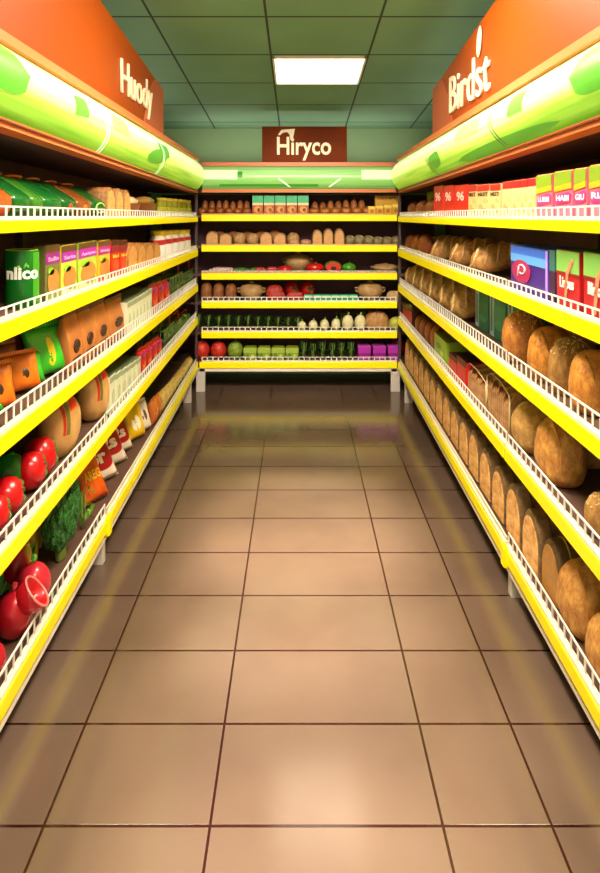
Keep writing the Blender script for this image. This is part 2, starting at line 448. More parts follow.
obj('leaf_print', surf(lambda u, v: ecan(u, .12+.1*v, .004), [-.78, .2], rng(0, 1, 3)), leaf_d, o, True)
obj('lower_trim', box(-.96, .98, 5.985, 6.06, ZB0-.03, ZB0+.004), trim_m, t, world=True)
obj('upper_trim', box(-.96, .98, 5.965, 6.06, ZB1-.004, ZB1+.035), trim_m, t, world=True)
obj('soffit', box(-1.48, 1.48, 6.06, 6.54, ZB0-.03, ZB0-.01), dark, t, world=True)
obj('top_board', box(-1.48, 1.48, 6.06, 6.54, ZB1+.01, ZB1+.03), trim_m, t, world=True)

# ------------------------------------------------------------------ header boards and signs
letter = M('#fbeec8', .3, emit=.12)  # a little glow added to the cream so the words look brighter
def header(s, label, word, d0, d1, z0, hgt):
    Ye = 4.44; Y0 = .95
    t = empty('header_board', (s*1.03, 2.7, canz(2.7)[2])); tag(t, label, 'header sign', 'brown signs above the canopies')
    tp = lambda y: H + .86 + .128*(Ye-y)
    bm = bmesh.new(); x0, x1 = sorted((s*1.0, s*1.06))
    add_slant(bm, x0, x1, Y0, canz(Y0)[2], tp(Y0), Ye, canz(Ye)[2], tp(Ye))
    obj('board', bm, orange, t, world=True)
    bm = bmesh.new(); xa, xb = sorted((s*.996, s*1.0)); pts = []
    ys = rng(Ye-.55, Ye, 10)
    lo = [canz(y)[2]+.001 for y in ys]
    hi = [min(tp(y)-.002, canz(y)[2]+.02 + (tp(y)-canz(y)[2])*(max(0, (y-(Ye-.55))/.55)**.6)*1.35) for y in ys]
    A_ = [(y, z) for y, z in zip(ys, lo)] + [(y, z) for y, z in reversed(list(zip(ys, hi)))]
    prism(A_, xa, xb, bm=bm)
    obj('end_panel', bm, M('#b4623c', .5, spec=.25), t, world=True)
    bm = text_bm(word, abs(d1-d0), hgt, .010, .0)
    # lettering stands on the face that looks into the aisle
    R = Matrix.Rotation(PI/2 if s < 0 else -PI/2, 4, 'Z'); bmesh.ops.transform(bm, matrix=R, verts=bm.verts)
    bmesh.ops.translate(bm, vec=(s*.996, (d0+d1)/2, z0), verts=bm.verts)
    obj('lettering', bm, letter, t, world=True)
    if s > 0:
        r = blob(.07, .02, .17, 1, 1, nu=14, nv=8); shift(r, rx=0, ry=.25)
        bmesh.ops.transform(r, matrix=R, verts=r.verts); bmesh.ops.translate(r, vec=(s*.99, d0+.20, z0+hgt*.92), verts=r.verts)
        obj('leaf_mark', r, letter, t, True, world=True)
header(-1, 'orange brown header board with raised cream word, above the produce side', 'Huody', 3.36, 4.08, H+.575, .255)
header(1, 'orange brown header board with cream word and leaf, above the bread side', 'Birdst', 3.1, 3.92, H+.60, .235)
t = empty('end_sign', (.065, 6.0, ZB1+.035)); tag(t, 'dark brown sign board with cream word standing on the end canopy', 'sign', 'brown signs above the canopies')
obj('board', box(-.36, .49, 6.0, 6.04, ZB1+.035, ZB1+.395, .004), M('#8f3c0c', .6, 'noise', '#6e2a08', 2, spec=.15), t, world=True)
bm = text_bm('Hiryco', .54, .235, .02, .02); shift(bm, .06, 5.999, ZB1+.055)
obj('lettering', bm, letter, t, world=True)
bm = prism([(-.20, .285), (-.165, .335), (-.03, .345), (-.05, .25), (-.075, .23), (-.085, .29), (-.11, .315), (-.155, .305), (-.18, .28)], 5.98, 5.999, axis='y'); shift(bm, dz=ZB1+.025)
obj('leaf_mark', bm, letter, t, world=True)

# ------------------------------------------------------------------ things on the shelves
class Proto:
    """a thing built once at size (w, d, h); front at y=0 facing -y, base at z=0"""
    def __init__(s, name, cat, w, d, h, parts):
        s.name, s.cat, s.size, s.used = name, cat, (w, d, h), False
        def mk(p, parent):
            nm, bm, mat, sm = p[:4]
            o = obj(nm, bm, mat, parent, sm)
            for q in (p[4] if len(p) > 4 else []): mk(q, o)
            return o
        if len(parts) == 1 and not (len(parts[0]) > 4 and parts[0][4]):
            p = parts[0]; s.root = obj(name, p[1], p[2], None, p[3])
        else:
            s.root = empty(name)
            for p in parts: mk(p, s.root)
def copy_tree(o, parent=None):
    c = o.copy(); COL.objects.link(c)
    if parent: c.parent = parent
    for ch in list(o.children): copy_tree(ch, c)
    return c
ALL_LABELS = {}
def put(P, label, group, loc, rz, w, d, h, tilt=(0, 0)):
    if not P.used: o = P.root; P.used = True
    else: o = copy_tree(P.root)
    o.location = loc; o.rotation_euler = (tilt[0], tilt[1], rz)
    pw, pd, ph = P.size; o.scale = (w/pw, d/pd, h/ph)
    if label in ALL_LABELS: print('DUP LABEL', label)
    ALL_LABELS[label] = 1
    if len(label.split()) > 16: print('LONG', label)
    tag(o, label, P.cat, group)
    return o
ORD = ['first', 'second', 'third', 'fourth', 'fifth', 'sixth', 'seventh', 'eighth', 'ninth', 'tenth', 'eleventh', 'twelfth', 'thirteenth', 'fourteenth', 'fifteenth', 'sixteenth', 'seventeenth', 'eighteenth']
SIDE = {-1: 'produce side', 1: 'bread side'}
BN = ['top', 'second', 'third', 'fourth', 'fifth', 'bottom']
def dep(px, X): return min(F*X/abs(px-CX), 5.93)
def put_range(P, s, k, p0, p1, top, label, group=None, sb=.035, depth=None, fill=.95, tilt=0, yaw=0):
    X = 1+sb
    d0, d1 = dep(p0, X), dep(p1, X); dc = (d0+d1)/2; w = abs(d1-d0)*fill
    z0 = top_z(k, dc); h = H-(top-CY)*dc/F - z0
    if k > 0: h = min(h, rail_z(k-1, dc)-.04-z0)
    return put(P, label, group, (s*X, dc, z0+.004), (PI/2 if s < 0 else -PI/2)+yaw, w, min(depth or P.size[1], 1.45-X), max(h, .04), (tilt, 0))
def row(Ps, s, k, p0, p1, n, top0, top1, desc, group, sb=.035, depth=None, fill=.95, jit=0, yaw=0, cuts=None):
    """n things side by side from pixel p0 (nearest the camera) to p1 (nearest the end wall)"""
    X = 1+sb; d0, d1 = dep(p0, X), dep(p1, X)
    for i in range(n):
        da, db = d0+(d1-d0)*i/n, d0+(d1-d0)*(i+1)/n
        if cuts: da, db = dep(cuts[i], X), dep(cuts[i+1], X)
        dc = (da+db)/2; tp = top0+(top1-top0)*(i+.5)/n
        z0 = top_z(k, dc); h = (H-(tp-CY)*dc/F - z0)*(1+random.uniform(-jit, jit))
        if k > 0: h = min(h, rail_z(k-1, dc)-.04-z0)
        P = Ps[i % len(Ps)] if isinstance(Ps, list) else Ps
        ds = desc[i % len(desc)] if isinstance(desc, list) else desc
        if n == 1: lab = f'{ds}, {SNAME[k]} shelf of the {SIDE[s]}'
        else: lab = f'{ds}, {ORD[n-1-i]} from the end wall, {SNAME[k]} shelf, {SIDE[s]}'
        put(P, lab, group, (s*(X+random.uniform(0, jit*.2)), dc, z0+.004), (PI/2 if s < 0 else -PI/2)+yaw+random.uniform(-jit, jit)*.5, abs(db-da)*fill, min(depth or P.size[1], 1.45-X), max(h, .03))
def put_ball(P, s, k, px, py, wpx, hpx, X, label, group=None, dpt=None, yaw=0, tilt=(0, 0), rest=True, wf=1.0):
    """round thing seen centred on (px, py), wpx by hpx across, at distance X from the aisle's middle"""
    d = F*X/abs(px-CX); d = min(d, 5.93-wpx*d/F/2); w = wpx*d/F; h = hpx*d/F; zc = H-(py-CY)*d/F
    z0 = top_z(k, d); z = max(z0+.004, zc-h/2)
    if rest: z = z0+.004
    if k > 0: h = min(h, rail_z(k-1, d)-.045-z)
    dp = dpt or w; dp = min(dp, 1.45-1.03); xf = min(max(X-dp/2, 1.03), 1.45-dp)
    yaw *= 1
    if tilt[0] > 0: xf = min(xf+h*math.sin(tilt[0])*.7, 1.45-dp)
    if yaw:   # keep the turned base inside the shelf: turn about its middle
        a = (PI/2 if s < 0 else -PI/2)+yaw; cx = xf+dp/2
        v = Matrix.Rotation(a, 3, 'Z') @ Vector((0, dp/2, 0))
        return put(P, label, group, (s*cx-v.x, d-v.y, z), a, w*wf, dp, h, tilt)
    return put(P, label, group, (s*xf, d, z), (PI/2 if s < 0 else -PI/2)+yaw, w*wf, dp, h, tilt)
def brow(Ps, k, p0, p1, n, top0, top1, desc, group, y=6.04, depth=None, fill=.94, jit=0, wide=1.0, z=None, yaw=0):
    for i in range(n):
        pa, pb = p0+(p1-p0)*i/n, p0+(p1-p0)*(i+1)/n
        xc = ((pa+pb)/2-CX)*y/F; w = (pb-pa)*y/F*fill*wide
        z0 = btop(k) if z is None else z
        tp = top0+(top1-top0)*(i+.5)/n; h = (H-(tp-CY)*y/F-z0)*(1+random.uniform(-jit, jit))
        P = Ps[i % len(Ps)] if isinstance(Ps, list) else Ps
        ds = desc[i % len(desc)] if isinstance(desc, list) else desc
        lab = f'{ds}, {BN[k]} shelf of the end shelving' if n == 1 else f'{ds}, {ORD[i]} from the produce side, {BN[k]} shelf, end wall'
        put(P, lab, group, (xc, y+random.uniform(0, jit*.15), z0+.004), yaw+random.uniform(-jit, jit)*.6, w, depth or P.size[1], max(h, .025))

from mathutils.bvhtree import BVHTree
def topper(bm, h):
    bm.normal_update(); tr = BVHTree.FromBMesh(bm)
    def f(x, y, off=0):
        hit = tr.ray_cast(Vector((x, y, h*2)), Vector((0, 0, -1)))
        return Vector((x, y, (hit[0].z if hit[0] else 0)+off))
    return f
def outward(bm, c):
    bm.normal_update(); tr = BVHTree.FromBMesh(bm); c = Vector(c)
    def f(d, off=.002):
        d = Vector(d).normalized(); hit = tr.ray_cast(c+d*5, -d)
        return (hit[0] if hit[0] else c)+d*off
    return f
# ---- kinds of goods -------------------------------------------------------------------
def slope_jar(col, col2, spot=None, mark=None):
    w, d, h = .15, .30, .23
    prof = [(.02, 0), (0, .05), (.0, .10), (.03, .13), (.12, .205), (.16, .225), (.22, .23), (.30, .22), (.30, 0)]
    parts = [('body', prism(prof, -w/2, w/2, .018, 3), M(col, .22, 'noise', col2, 9), 'auto'),
             ('rim', tube([(-w/2+.015, .18, .224), (-w/4, .165, .233), (0, .162, .235), (w/4, .165, .233), (w/2-.015, .18, .224)], .006), M('#d8702c', .4), True)]
    if spot: parts.append(('tomato_print', blob(.07, .03, .06, 1, 1, c=(0, .012, .035)), M(spot, .25), True))
    if mark:
        parts.append(('mark', tube([(.045*math.cos(a), -.003, .065+.035*math.sin(a)) for a in rng(.3, 5.4, 16)], .004), M(mark, .4, emit=.2), True))
        parts[-1] = parts[-1]
    return Proto('sauce_pouch', 'sauce pouch', w, d, h, parts)
def arch_loaf(name, cat, crust, crust2, face, w=.15, d=.34, h=.2, edge=None, wob=.0):
    n = 12
    prof = [(-w/2, 0), (w/2, 0), (w/2, h*.5)] + [(w/2*math.cos(a), h*.5+h*.5*math.sin(a)) for a in rng(0, PI, n)[1:-1]] + [(-w/2, h*.5)]
    b = prism(prof, 0, d, min(w, h)*.1, 2, axis='y')
    k = .86
    parts = [('crust', b, M(crust, .55, 'bread', crust2, 26, .5), 'auto'),
             ('cut_face', prism([(x*k, .006+z*k) for x, z in prof], -.004, .004, .003, 1, axis='y'), M(face, .6, 'bread', '#c8863c', 22, .3), False)]
    if edge:
        parts.append(('bag_edge', tube([(x*.995, d*.28, z*1.005) for x, z in prof[2:]], .0035, 5), M(edge, .3), True))
    return Proto(name, cat, w, d, h, parts)
def loaf(name, cat, c1, c2, w=.3, d=.2, h=.12, slash=None, ns=3, seeds=None, seed=0, e=.8):
    b = blob(w, d, h, .85, e, .07, 2.2, 32, 18, seed, (0, d/2, 0), flat=.75)
    parts = [('crust', b, M(c1, .5, 'bread', c2, 24, .8), True)]
    T = topper(b, h)
    if slash:
        sm_ = M(slash, .6, 'bread', c1, 30)
        b.normal_update(); tr = BVHTree.FromBMesh(b)
        def hit(c, dr):
            c = Vector(c); dr = Vector(dr).normalized(); q = tr.ray_cast(c+dr*3, -dr); return q[0] if q[0] else c
        for i in range(ns):
            q = (i-(ns-1)/2)/max(ns-1, 1)
            if d > w:      # long loaf: scores run over both flanks and the top
                pts = [hit((0, d*(.5+q*.62)+.05*(a-1.57), h*.35), (math.cos(a), 0, math.sin(a))) for a in rng(.05, 3.0, 18)]
            elif ns == 1:  # one ragged score on the side and the top
                pts = [hit((0, d/2, h*.4), (.75-.5*u+.06*math.sin(9*u), -.35-.3*u, .25+.9*u)) for u in rng(0, 1, 14)]
            else: pts = [hit((q*w*.6+u*w*.10, d/2, h*.35), (0, u, .8)) for u in rng(-1, 1, 10)]
            n_ = len(pts)-1
            parts.append(('slash', tube(pts, [max(.001, .0095*math.sin(PI*k/n_)**.5) for k in range(n_+1)], 6), sm_, True))
    if seeds:
        sb = bmesh.new(); RR = random.Random(seed)
        for i in range(110):
            a = RR.uniform(0, 2*PI); k = RR.uniform(0, 1)**.5*.93
            p = T(w/2*k*math.cos(a), d/2+d/2*k*math.sin(a))
            if p.z > 0: blob(.009, .007, .006, 1, 1, nu=5, nv=3, c=(p.x, p.y, p.z-.002), bm=sb)
        parts.append(('seeds', sb, M(seeds, .6), False))
    return Proto(name, cat, w, d, h, parts)
def carton(name, cat, w, d, h, body, bands=(), pic=None, word=None, wcol='#ffffff', wz=.5, wh=.12, ww=.8, extras=(), top=None, bv=.003, tilt=0):
    parts = [('box', box(-w/2, w/2, 0, d, 0, h, bv), M(body, .4), False)]
    for (z0, z1, c) in bands:
        parts.append(('print_band', box(-w/2*.985, w/2*.985, -.0015, .01, z0*h, z1*h), M(c, .4), False))
    if pic:
        for (cx, cz, rx, rz, c) in pic:
            parts.append(('print_picture', disc(cx*w, cz*h, rx*w, rz*h, -.0015), M(c, .4, 'noise', c, 30), False))
    if word:
        tb = text_bm(word, w*ww, h*wh, .0015, .02); shift(tb, 0, -.003, wz*h)
        parts.append(('lettering', tb, M(wcol, .4), False))
    if top:
        parts.append(('lid_flap', box(-w/2*.99, w/2*.99, .002, d*.99, h-.004, h+.002), M(top, .45), False))
    for e in extras: parts.append(e)
    return Proto(name, cat, w, d, h, parts)
def jar(name, cat, w, h, body, lid, label=None, lab2=None):
    r = w/2
    parts = [('jar', shift(lathe([(r*.85, 0), (r, .02*h), (r, .72*h), (r*.8, .82*h), (r*.8, .86*h)]), 0, r, 0), M(body, .25), 'auto'),
             ('lid', shift(lathe([(r*.88, .84*h), (r*.9, .86*h), (r*.9, .98*h), (r*.82, h)]), 0, r, 0), M(lid, .35), 'auto')]
    if label: parts.append(('paper_label', shift(lathe([(r*1.01, .12*h), (r*1.012, .13*h), (r*1.012, .5*h), (r*1.01, .51*h)]), 0, r, 0), M(label, .5), 'auto'))
    if lab2: parts.append(('label_band', shift(lathe([(r*1.014, .52*h), (r*1.018, .53*h), (r*1.018, .68*h), (r*1.014, .69*h)]), 0, r, 0), M(lab2, .5), 'auto'))
    return Proto(name, cat, w, w, h, parts)
def pillow_bm(w, t, h, y=0, nx=12, nz=12):
    bm = bmesh.new()
    def pt(i, j, s):
        u, v = 2*i/nx-1, 2*j/nz-1
        k = max(0, (1-u**4)*(1-v**4))**.5
        pinch = 1-.07*(1-abs(u))*0 - .06*(1-v*v)
        return (u*w/2*(pinch), y+t/2 - s*k*t/2 + .004*math.sin(9*u+3*v)*k, h/2+v*h/2*(1-.04*(1-u*u)))
    A_ = [[bm.verts.new(pt(i, j, 1)) for j in range(nz+1)] for i in range(nx+1)]
    B_ = [[bm.verts.new(pt(i, j, -1)) for j in range(nz+1)] for i in range(nx+1)]
    for i in range(nx):
        for j in range(nz):
            bm.faces.new((A_[i][j], A_[i+1][j], A_[i+1][j+1], A_[i][j+1]))
            bm.faces.new((B_[i][j], B_[i][j+1], B_[i+1][j+1], B_[i+1][j]))
    bmesh.ops.remove_doubles(bm, verts=bm.verts, dist=1e-4)
    return bm
def packet(cat, c1, c2, marks=(), w=.16, t=.07, h=.16, word=None, wcol='#ffffff', name='snack_packet'):
    parts = [('pouch', pillow_bm(w, t, h), M(c1, .28, 'noise', c2, 8), True),
             ('seal', box(-w/2*.98, w/2*.98, t/2-.002, t/2+.002, h-.004, h+.012), M(c1, .35, 'stripe', c2, 30), False)]
    for (cx, cz, rx, rz, c) in marks:
        parts.append(('print_spot', blob(rx*w*2, .012, rz*h*2, 1, 1, nu=16, nv=8, c=(cx*w, .003, cz*h-rz*h)), M(c, .35), True))
    if word:
        tb = text_bm(word, w*.62, h*.2, .002, .03); shift(tb, 0, -.004, h*.42); parts.append(('lettering', tb, M(wcol, .4), False))
    return Proto(name, cat, w, t, h, parts)
def paper_pouch():
    w, d, h = .12, .075, .23
    prof = [(0, 0), (-.004, .05), (0, .12), (.022, .19), (.033, .23), (.043, .23), (.055, .19), (.075, .12), (.075, 0)]
    dk = M('#3c1c08', .5)
    hole = shift(tube([(.022*math.cos(a), 0, .03*math.sin(a)*.8) for a in rng(0, 2*PI, 14)[:-1]], .006, 6, closed=True), 0, -.003, .095)
    return Proto('paper_pouch', 'paper pouch', w, d, h, [
        ('pouch', prism(prof, -w/2, w/2, .008, 2), M('#c47a34', .6, 'noise', '#a8622a', 12), 'auto', []),
        ('window', disc(0, .095, .02, .026, -.005), dk, False), ('window_ring', hole, dk, True),
        ('print_line', box(-.035, .035, -.006, 0, .035, .05), dk, False),
        ('folded_top', box(-w/2, w/2, .03, .046, .22, .245, .003), M('#6a4630', .7), False)])
def pot(name, cat, c1, c2, w=.3, h=.2):
    r = w/2
    body = lathe([(r*.5, 0), (r*.62, .01), (r*.93, h*.3), (r, h*.5), (r*.9, h*.68), (r*.82, h*.72)], 28)
    lid = lathe([(r*.86, h*.72), (r*.8, h*.78), (r*.45, h*.86), (r*.12, h*.88)], 28)
    knob = lathe([(r*.08, h*.87), (r*.2, h*.91), (r*.2, h*.97), (r*.05, h)], 16)
    hd = bmesh.new()
    for s in (-1, 1):
        tube([(s*r*.9, 0, h*.62), (s*r*1.16, 0, h*.6), (s*r*1.12, 0, h*.45), (s*r*.92, 0, h*.38)], r*.07, 8, hd)
    m = M(c1, .5, 'noise', c2, 12, .2)
    return Proto(name, cat, w*1.1, w, h, [('bowl', shift(body, 0, r, 0), m, 'auto'), ('lid', shift(lid, 0, r, 0), m, 'auto', [('knob', shift(knob, 0, r, 0), m, True)]), ('handle', shift(hd, 0, r, 0), m, True)])
def fruit(name, cat, c1, c2, stem='#3f6a22', e=1.0, wob=.05, w=.1, h=.09, rough=.25):
    b = blob(w, w, h, 1, 1, wob, 1.6, 24, 14, 3, (0, w/2, 0), flat=.9)
    for v in b.verts:
        r = math.hypot(v.co.x, v.co.y-w/2)/(w/2)
        if v.co.z > h*.5: v.co.z -= .14*h*max(0, 1-r*2.2)
    cal = bmesh.new()
    for i in range(5):
        a = 2*PI*i/5
        tube([(0, w/2, h*.86), (.22*w*math.cos(a), w/2+.22*w*math.sin(a), h*.95), (.34*w*math.cos(a), w/2+.34*w*math.sin(a), h*.89)], [.05*w, .045*w, .008*w], 6, cal)
    tube([(0, w/2, h*.85), (.02*w, w/2, h*.985)], .035*w, 6, cal)
    for q in (b, cal):
        bmesh.ops.translate(q, vec=(0, -w/2, -h/2), verts=q.verts)
        bmesh.ops.rotate(q, cent=(0, 0, 0), matrix=Matrix.Rotation(1.45, 3, 'X') @ Matrix.Rotation(.5, 3, 'Y'), verts=q.verts)
        bmesh.ops.translate(q, vec=(0, w/2, w/2*1.02), verts=q.verts)
    return Proto(name, cat, w, w, h, [('flesh', b, M(c1, rough, 'noise', c2, 7), True), ('stalk', cal, M(stem, .5), True)])
def broccoli():
    w, h = .24, .24; bm = bmesh.new(); R = random.Random(5)
    blob(w*.86, w*.8, h*.85, 1, 1, .12, 3, 24, 14, 1, (0, w/2, h*.10), bm)
    for i in range(210):
        th = R.uniform(0, 2*PI); z = R.uniform(-.75, 1)
        rr = math.sqrt(1-min(z*z, 1)); s = R.uniform(.030, .048)
        blob(s, s, s, 1, 1, .25, 4, 7, 5, i, (rr*math.cos(th)*w*.43, w/2+rr*math.sin(th)*w*.40, h*.55+z*h*.40-s/2), bm)
    st = lathe([(.035, 0), (.032, .03), (.05, .08), (.02, .09)], 14)
    return Proto('broccoli', 'broccoli', w, w, h, [('floret', bm, M('#2f7a25', .55, 'cells', '#124a12', 90, .8), True), ('stem', shift(st, 0, w/2, 0), M('#8fb050', .5), True)])
def banana():
    pts, rad = [], []
    for u in rng(0, 1, 14):
        a = -.9+1.8*u; pts.append((.10*math.sin(a), .03, .11-.10*math.cos(a)+.012)); rad.append(.004+.018*math.sin(PI*min(max(u*1.0, .04), .96))**.6)
    tip = tube([pts[-1], (pts[-1][0]+.012, .03, pts[-1][2]+.016)], [.006, .005], 6)
    return Proto('banana', 'banana', .19, .06, .08, [('peel', tube(pts, rad, 10), M('#d8b52c', .4, 'noise', '#b8a028', 10), True), ('stalk', tip, M('#6a5a20', .6), True)])
def cucumber(name='cucumber', c1='#4f8a2c', c2='#2f6a1c', w=.16, d=.06, h=.05):
    b = tube([((u-.5)*w*.96, d/2+.012*math.sin(PI*u), h/2) for u in rng(0, 1, 14)], [max(.004, h/2*(1-abs(2*u-1)**4)**.5) for u in rng(0, 1, 14)], 12)
    return Proto(name, 'vegetable', w, d, h, [('flesh', b, M(c1, .35, 'noise', c2, 25), True), ('stalk', tube([(w*.47, d/2, h/2), (w*.54, d/2, h*.6)], .006, 6), M('#8aa050', .5), True)])
def pepper(c1, c2):
    w = .14; b = blob(w, w*.9, .11, .9, .9, 0, 1, 30, 14, 0, (0, w*.45, 0), flat=.9)
    for v in b.verts:
        a = math.atan2(v.co.y-w*.45, v.co.x); k = 1-.08*(1-abs(math.cos(2*a))); v.co.x *= k; v.co.y = w*.45+(v.co.y-w*.45)*k
    return Proto('bell_pepper', 'vegetable', w, w*.9, .12, [('flesh', b, M(c1, .22, 'noise', c2, 6), True), ('stalk', tube([(0, w*.45, .10), (.005, w*.45, .115), (.012, w*.45, .125)], .008, 7), M('#3f7a28', .5), True)])
def herb(name, c1, c2, w=.1, h=.1, n=46, seed=0):
    bm = bmesh.new(); R = random.Random(seed)
    for i in range(n):
        x, y = R.uniform(-w*.42, w*.42), R.uniform(.0, w*.8); z = R.uniform(h*.2, h*.9); a = R.uniform(0, 2*PI); s = R.uniform(.018, .034)
        dx, dy, dz = math.cos(a)*s, math.sin(a)*s*.7, R.uniform(-.2, .9)*s
        p = [(x, y, z-.004), (x+dx*.5-dy*.35, y+dy*.5+dx*.35, z+dz*.7), (x+dx, y+dy, z+dz), (x+dx*.5+dy*.35, y+dy*.5-dx*.35, z+dz*.7)]
        bm.faces.new([bm.verts.new(q) for q in p])
    st = bmesh.new()
    for i in range(7):
        x, y = R.uniform(-w*.2, w*.2), w*.4+R.uniform(-w*.2, w*.2); tube([(x*.4, w*.4, 0), (x, y, h*.4), (x*1.6, y, h*.85)], .003, 5, st)
    return Proto(name, 'greens', w, w*.8, h, [('leaves', bm, M(c1, .5, 'noise', c2, 12), False), ('stems', st, M('#6f9a3c', .6), True)])
def sliced_bag():
    w, d, h = .17, .16, .24; bm = bmesh.new(); n = 11
    for i in range(n):
        x = -w/2*.9+w*.9*i/(n-1); hh = h*(.9+.05*math.sin(i*2.1))
        prism([(.0, 0), (0, hh*.7), (.03, hh*.93), (.10, hh), (d-.05, hh), (d, hh*.85), (d, 0)], x-.0045, x+.0045, bm=bm)
    st = bmesh.new()
    for i in range(n-1):
        x = -w/2*.9+w*.9*(i+.5)/(n-1)
        prism([(.012, .002), (.012, h*.8), (d-.03, h*.8), (d-.03, .002)], x-.003, x+.003, bm=st)
    edge = tube([(-w/2, -.004, .01), (-w/2, -.004, h*.85), (-w*.3, -.004, h*.99), (w*.1, -.004, h*.99), (w/2, -.004, h*.85), (w/2, -.004, .01)], .004, 6)
    return Proto('sliced_bread_bag', 'sliced bread', w, d, h, [('slices', bm, M('#d0a470', .6, 'noise', '#a87448', 20), False), ('dark_slices', st, M('#7c3a22', .6), False), ('bag_edge', edge, M('#d8c49a', .3), True)])
def basket():
    w, d, h = .22, .2, .14; bm = bmesh.new()
    for z in (0.004, h*.5, h*.98):
        tube([(-w/2, 0, z), (w/2, 0, z), (w/2, d, z), (-w/2, d, z)], .004, 5, bm, True)
    for i in range(9):
        x = -w/2+w*i/8
        for y in (0, d): tube([(x, y, 0), (x, y, h)], .0025, 4, bm)
    for i in range(1, 7):
        y = d*i/7
        for x in (-w/2, w/2): tube([(x, y, 0), (x, y, h)], .0025, 4, bm)
    hd = tube([(-w/2, d*.2, h*.9), (-w/2, d*.2, h*1.5), (w/2, d*.2, h*1.5), (w/2, d*.2, h*.9)], .006, 6)
    return Proto('wire_basket', 'basket', w, d, h*1.5, [('mesh', bm, M('#5c7a3a', .4), True), ('handle', hd, M('#c03020', .4), True)])
def egg(name, cat, c1, c2, w=.1, d=.1, h=.1, wob=.04, rough=.5, stem=None, sc=14, bump=.2):
    parts = [('body', blob(w, d, h, 1, 1, wob, 2.5, 22, 14, 2, (0, d/2, 0), flat=.92), M(c1, rough, 'noise', c2, sc, bump), True)]
    if stem: parts.append(('stalk', tube([(0, d/2, h*.95), (.004, d/2, h*1.08), (.012, d/2, h*1.15)], .008, 6), M(stem, .5), True))
    return Proto(name, cat, w, d, h, parts)
def roll(name, c1, c2, w=.12, d=.1, h=.07):
    b = blob(w, d, h, 1, .9, 0, 1, 30, 12, 0, (0, d/2, 0), flat=.8)
    for v in b.verts:
        k = 1+.06*math.sin(v.co.x/w*22+v.co.y/d*6); v.co.z *= k
    return Proto(name, 'bread roll', w, d, h, [('crust', b, M(c1, .4, 'noise', c2, 18, .3), True)])

# ================================================================== PRODUCE SIDE
s = -1
# --- top shelf: sloping pouches
G = 'sauce pouches on the top shelf'
jg = slope_jar('#0f6a22', '#0a4a18'); jo = slope_jar('#c85a1c', '#a8421a', spot='#e8521c')
jl = slope_jar('#3f7c22', '#2c641a'); jt = slope_jar('#12561c', '#0c4416', spot='#e03a1c'); jb = slope_jar('#8a4a1c', '#6a3414', spot='#e8681c'); jm = slope_jar('#0e5a1e', '#0a4416', mark='#9be060')
cuts = [-9, 14, 32.5, 44.5, 63.5, 78, 92.5, 107]
row([jo, jg, jl, jg, jt, jb, jm], s, 0, 0, 0, 7, 168, 187,
    ['orange red sloping sauce pouch', 'dark green sloping sauce pouch', 'light green sloping sauce pouch', 'dark green sloping sauce pouch', 'green sauce pouch with tomato print', 'brown orange sauce pouch', 'green sauce pouch with round mark'], G, cuts=cuts, fill=.96)
tanl = arch_loaf('tan_loaf', 'loaf', '#a8743c', '#7c5028', '#d8a862')
row(tanl, s, 0, 107, 131, 3, 187, 191, 'tan round topped loaf', 'tan loaves on the top shelf', depth=.14)
def bowl(c1, c2):
    r = .08
    return Proto('bowl', 'bowl', .16, .16, .13, [('shell', shift(lathe([(r*.55, 0), (r*.8, .03), (r, .085), (r*.93, .085), (r*.5, .05)], 20), 0, r, 0), M('#8a4a20', .4), 'auto'),
        ('filling', blob(.13, .13, .07, 1, 1, .2, 3, 18, 10, 2, (0, r, .06)), M(c1, .6, 'noise', c2, 18, .4), True)])
bwl = bowl('#f0dcb8', '#d8a868'); bwl2 = bowl('#b87838', '#6a7a2a')
put_range(bwl, s, 0, 131, 146, 197, 'brown bowl heaped with white food, top shelf of the produce side')
put_range(bwl2, s, 0, 146.5, 162, 197, 'brown bowl heaped with brown and green food, top shelf of the produce side')
oj = jar('olive_jar', 'jar', .08, .13, '#8c8a1c', '#c8b840', '#a8a830')
row(oj, s, 0, 163, 193, 6, 198, 201, 'small olive yellow jar', 'olive jars on the top shelf', depth=.08)
# --- second shelf: big can, cartons, loaves, white jars
r, hh = .0675, .227
cb = lathe([(r*.96, 0), (r, .006), (r, hh-.006), (r*.97, hh)], 40)
lid = lathe([(r*.93, hh-.004), (r*.93, hh+.002), (r*.85, hh-.001), (r*.3, hh-.001)], 40)
tx = text_bm('nlico', .135, .05, .002, .035)
bmesh.ops.subdivide_edges(tx, edges=[e for e in tx.edges if e.calc_length() > .01], cuts=3)
for v in tx.verts:
    a = v.co.x/r; rr = r+.001-v.co.y; v.co = (rr*math.sin(a), -rr*math.cos(a), v.co.z+hh*.5)
lf = bmesh.new()
for (x0, z0, x1, z1) in ((.004, .158, .014, .178), (.022, .16, .016, .172), (-.012, .16, -.02, .17)):
    a, b = x0/r, x1/r; tube([((r+.001)*math.sin(a), -(r+.001)*math.cos(a), z0), ((r+.002)*math.sin((a+b)/2), -(r+.002)*math.cos((a+b)/2), (z0+z1)/2), ((r+.001)*math.sin(b), -(r+.001)*math.cos(b), z1)], [.002, .005, .001], 6, lf)
side_p = surf(lambda u, v: Vector(((r+.0012)*math.sin(u), -(r+.0012)*math.cos(u), v)), rng(.62, 1.25, 8), [.006, hh-.008])
for p_ in (cb, lid, tx, lf, side_p): shift(p_, 0, r, 0)
can = Proto('drink_can', 'can', 2*r, 2*r, hh, [('shell', cb, M('#0a6a1c', .25), 'auto', [('lettering', tx, M('#fffdf0', .4, emit=.1), False), ('leaf_mark', lf, M('#7ccc30', .4), True), ('light_panel', side_p, M('#3f9a22', .3), True)]), ('lid', lid, M('#b8d850', .3), 'auto')])
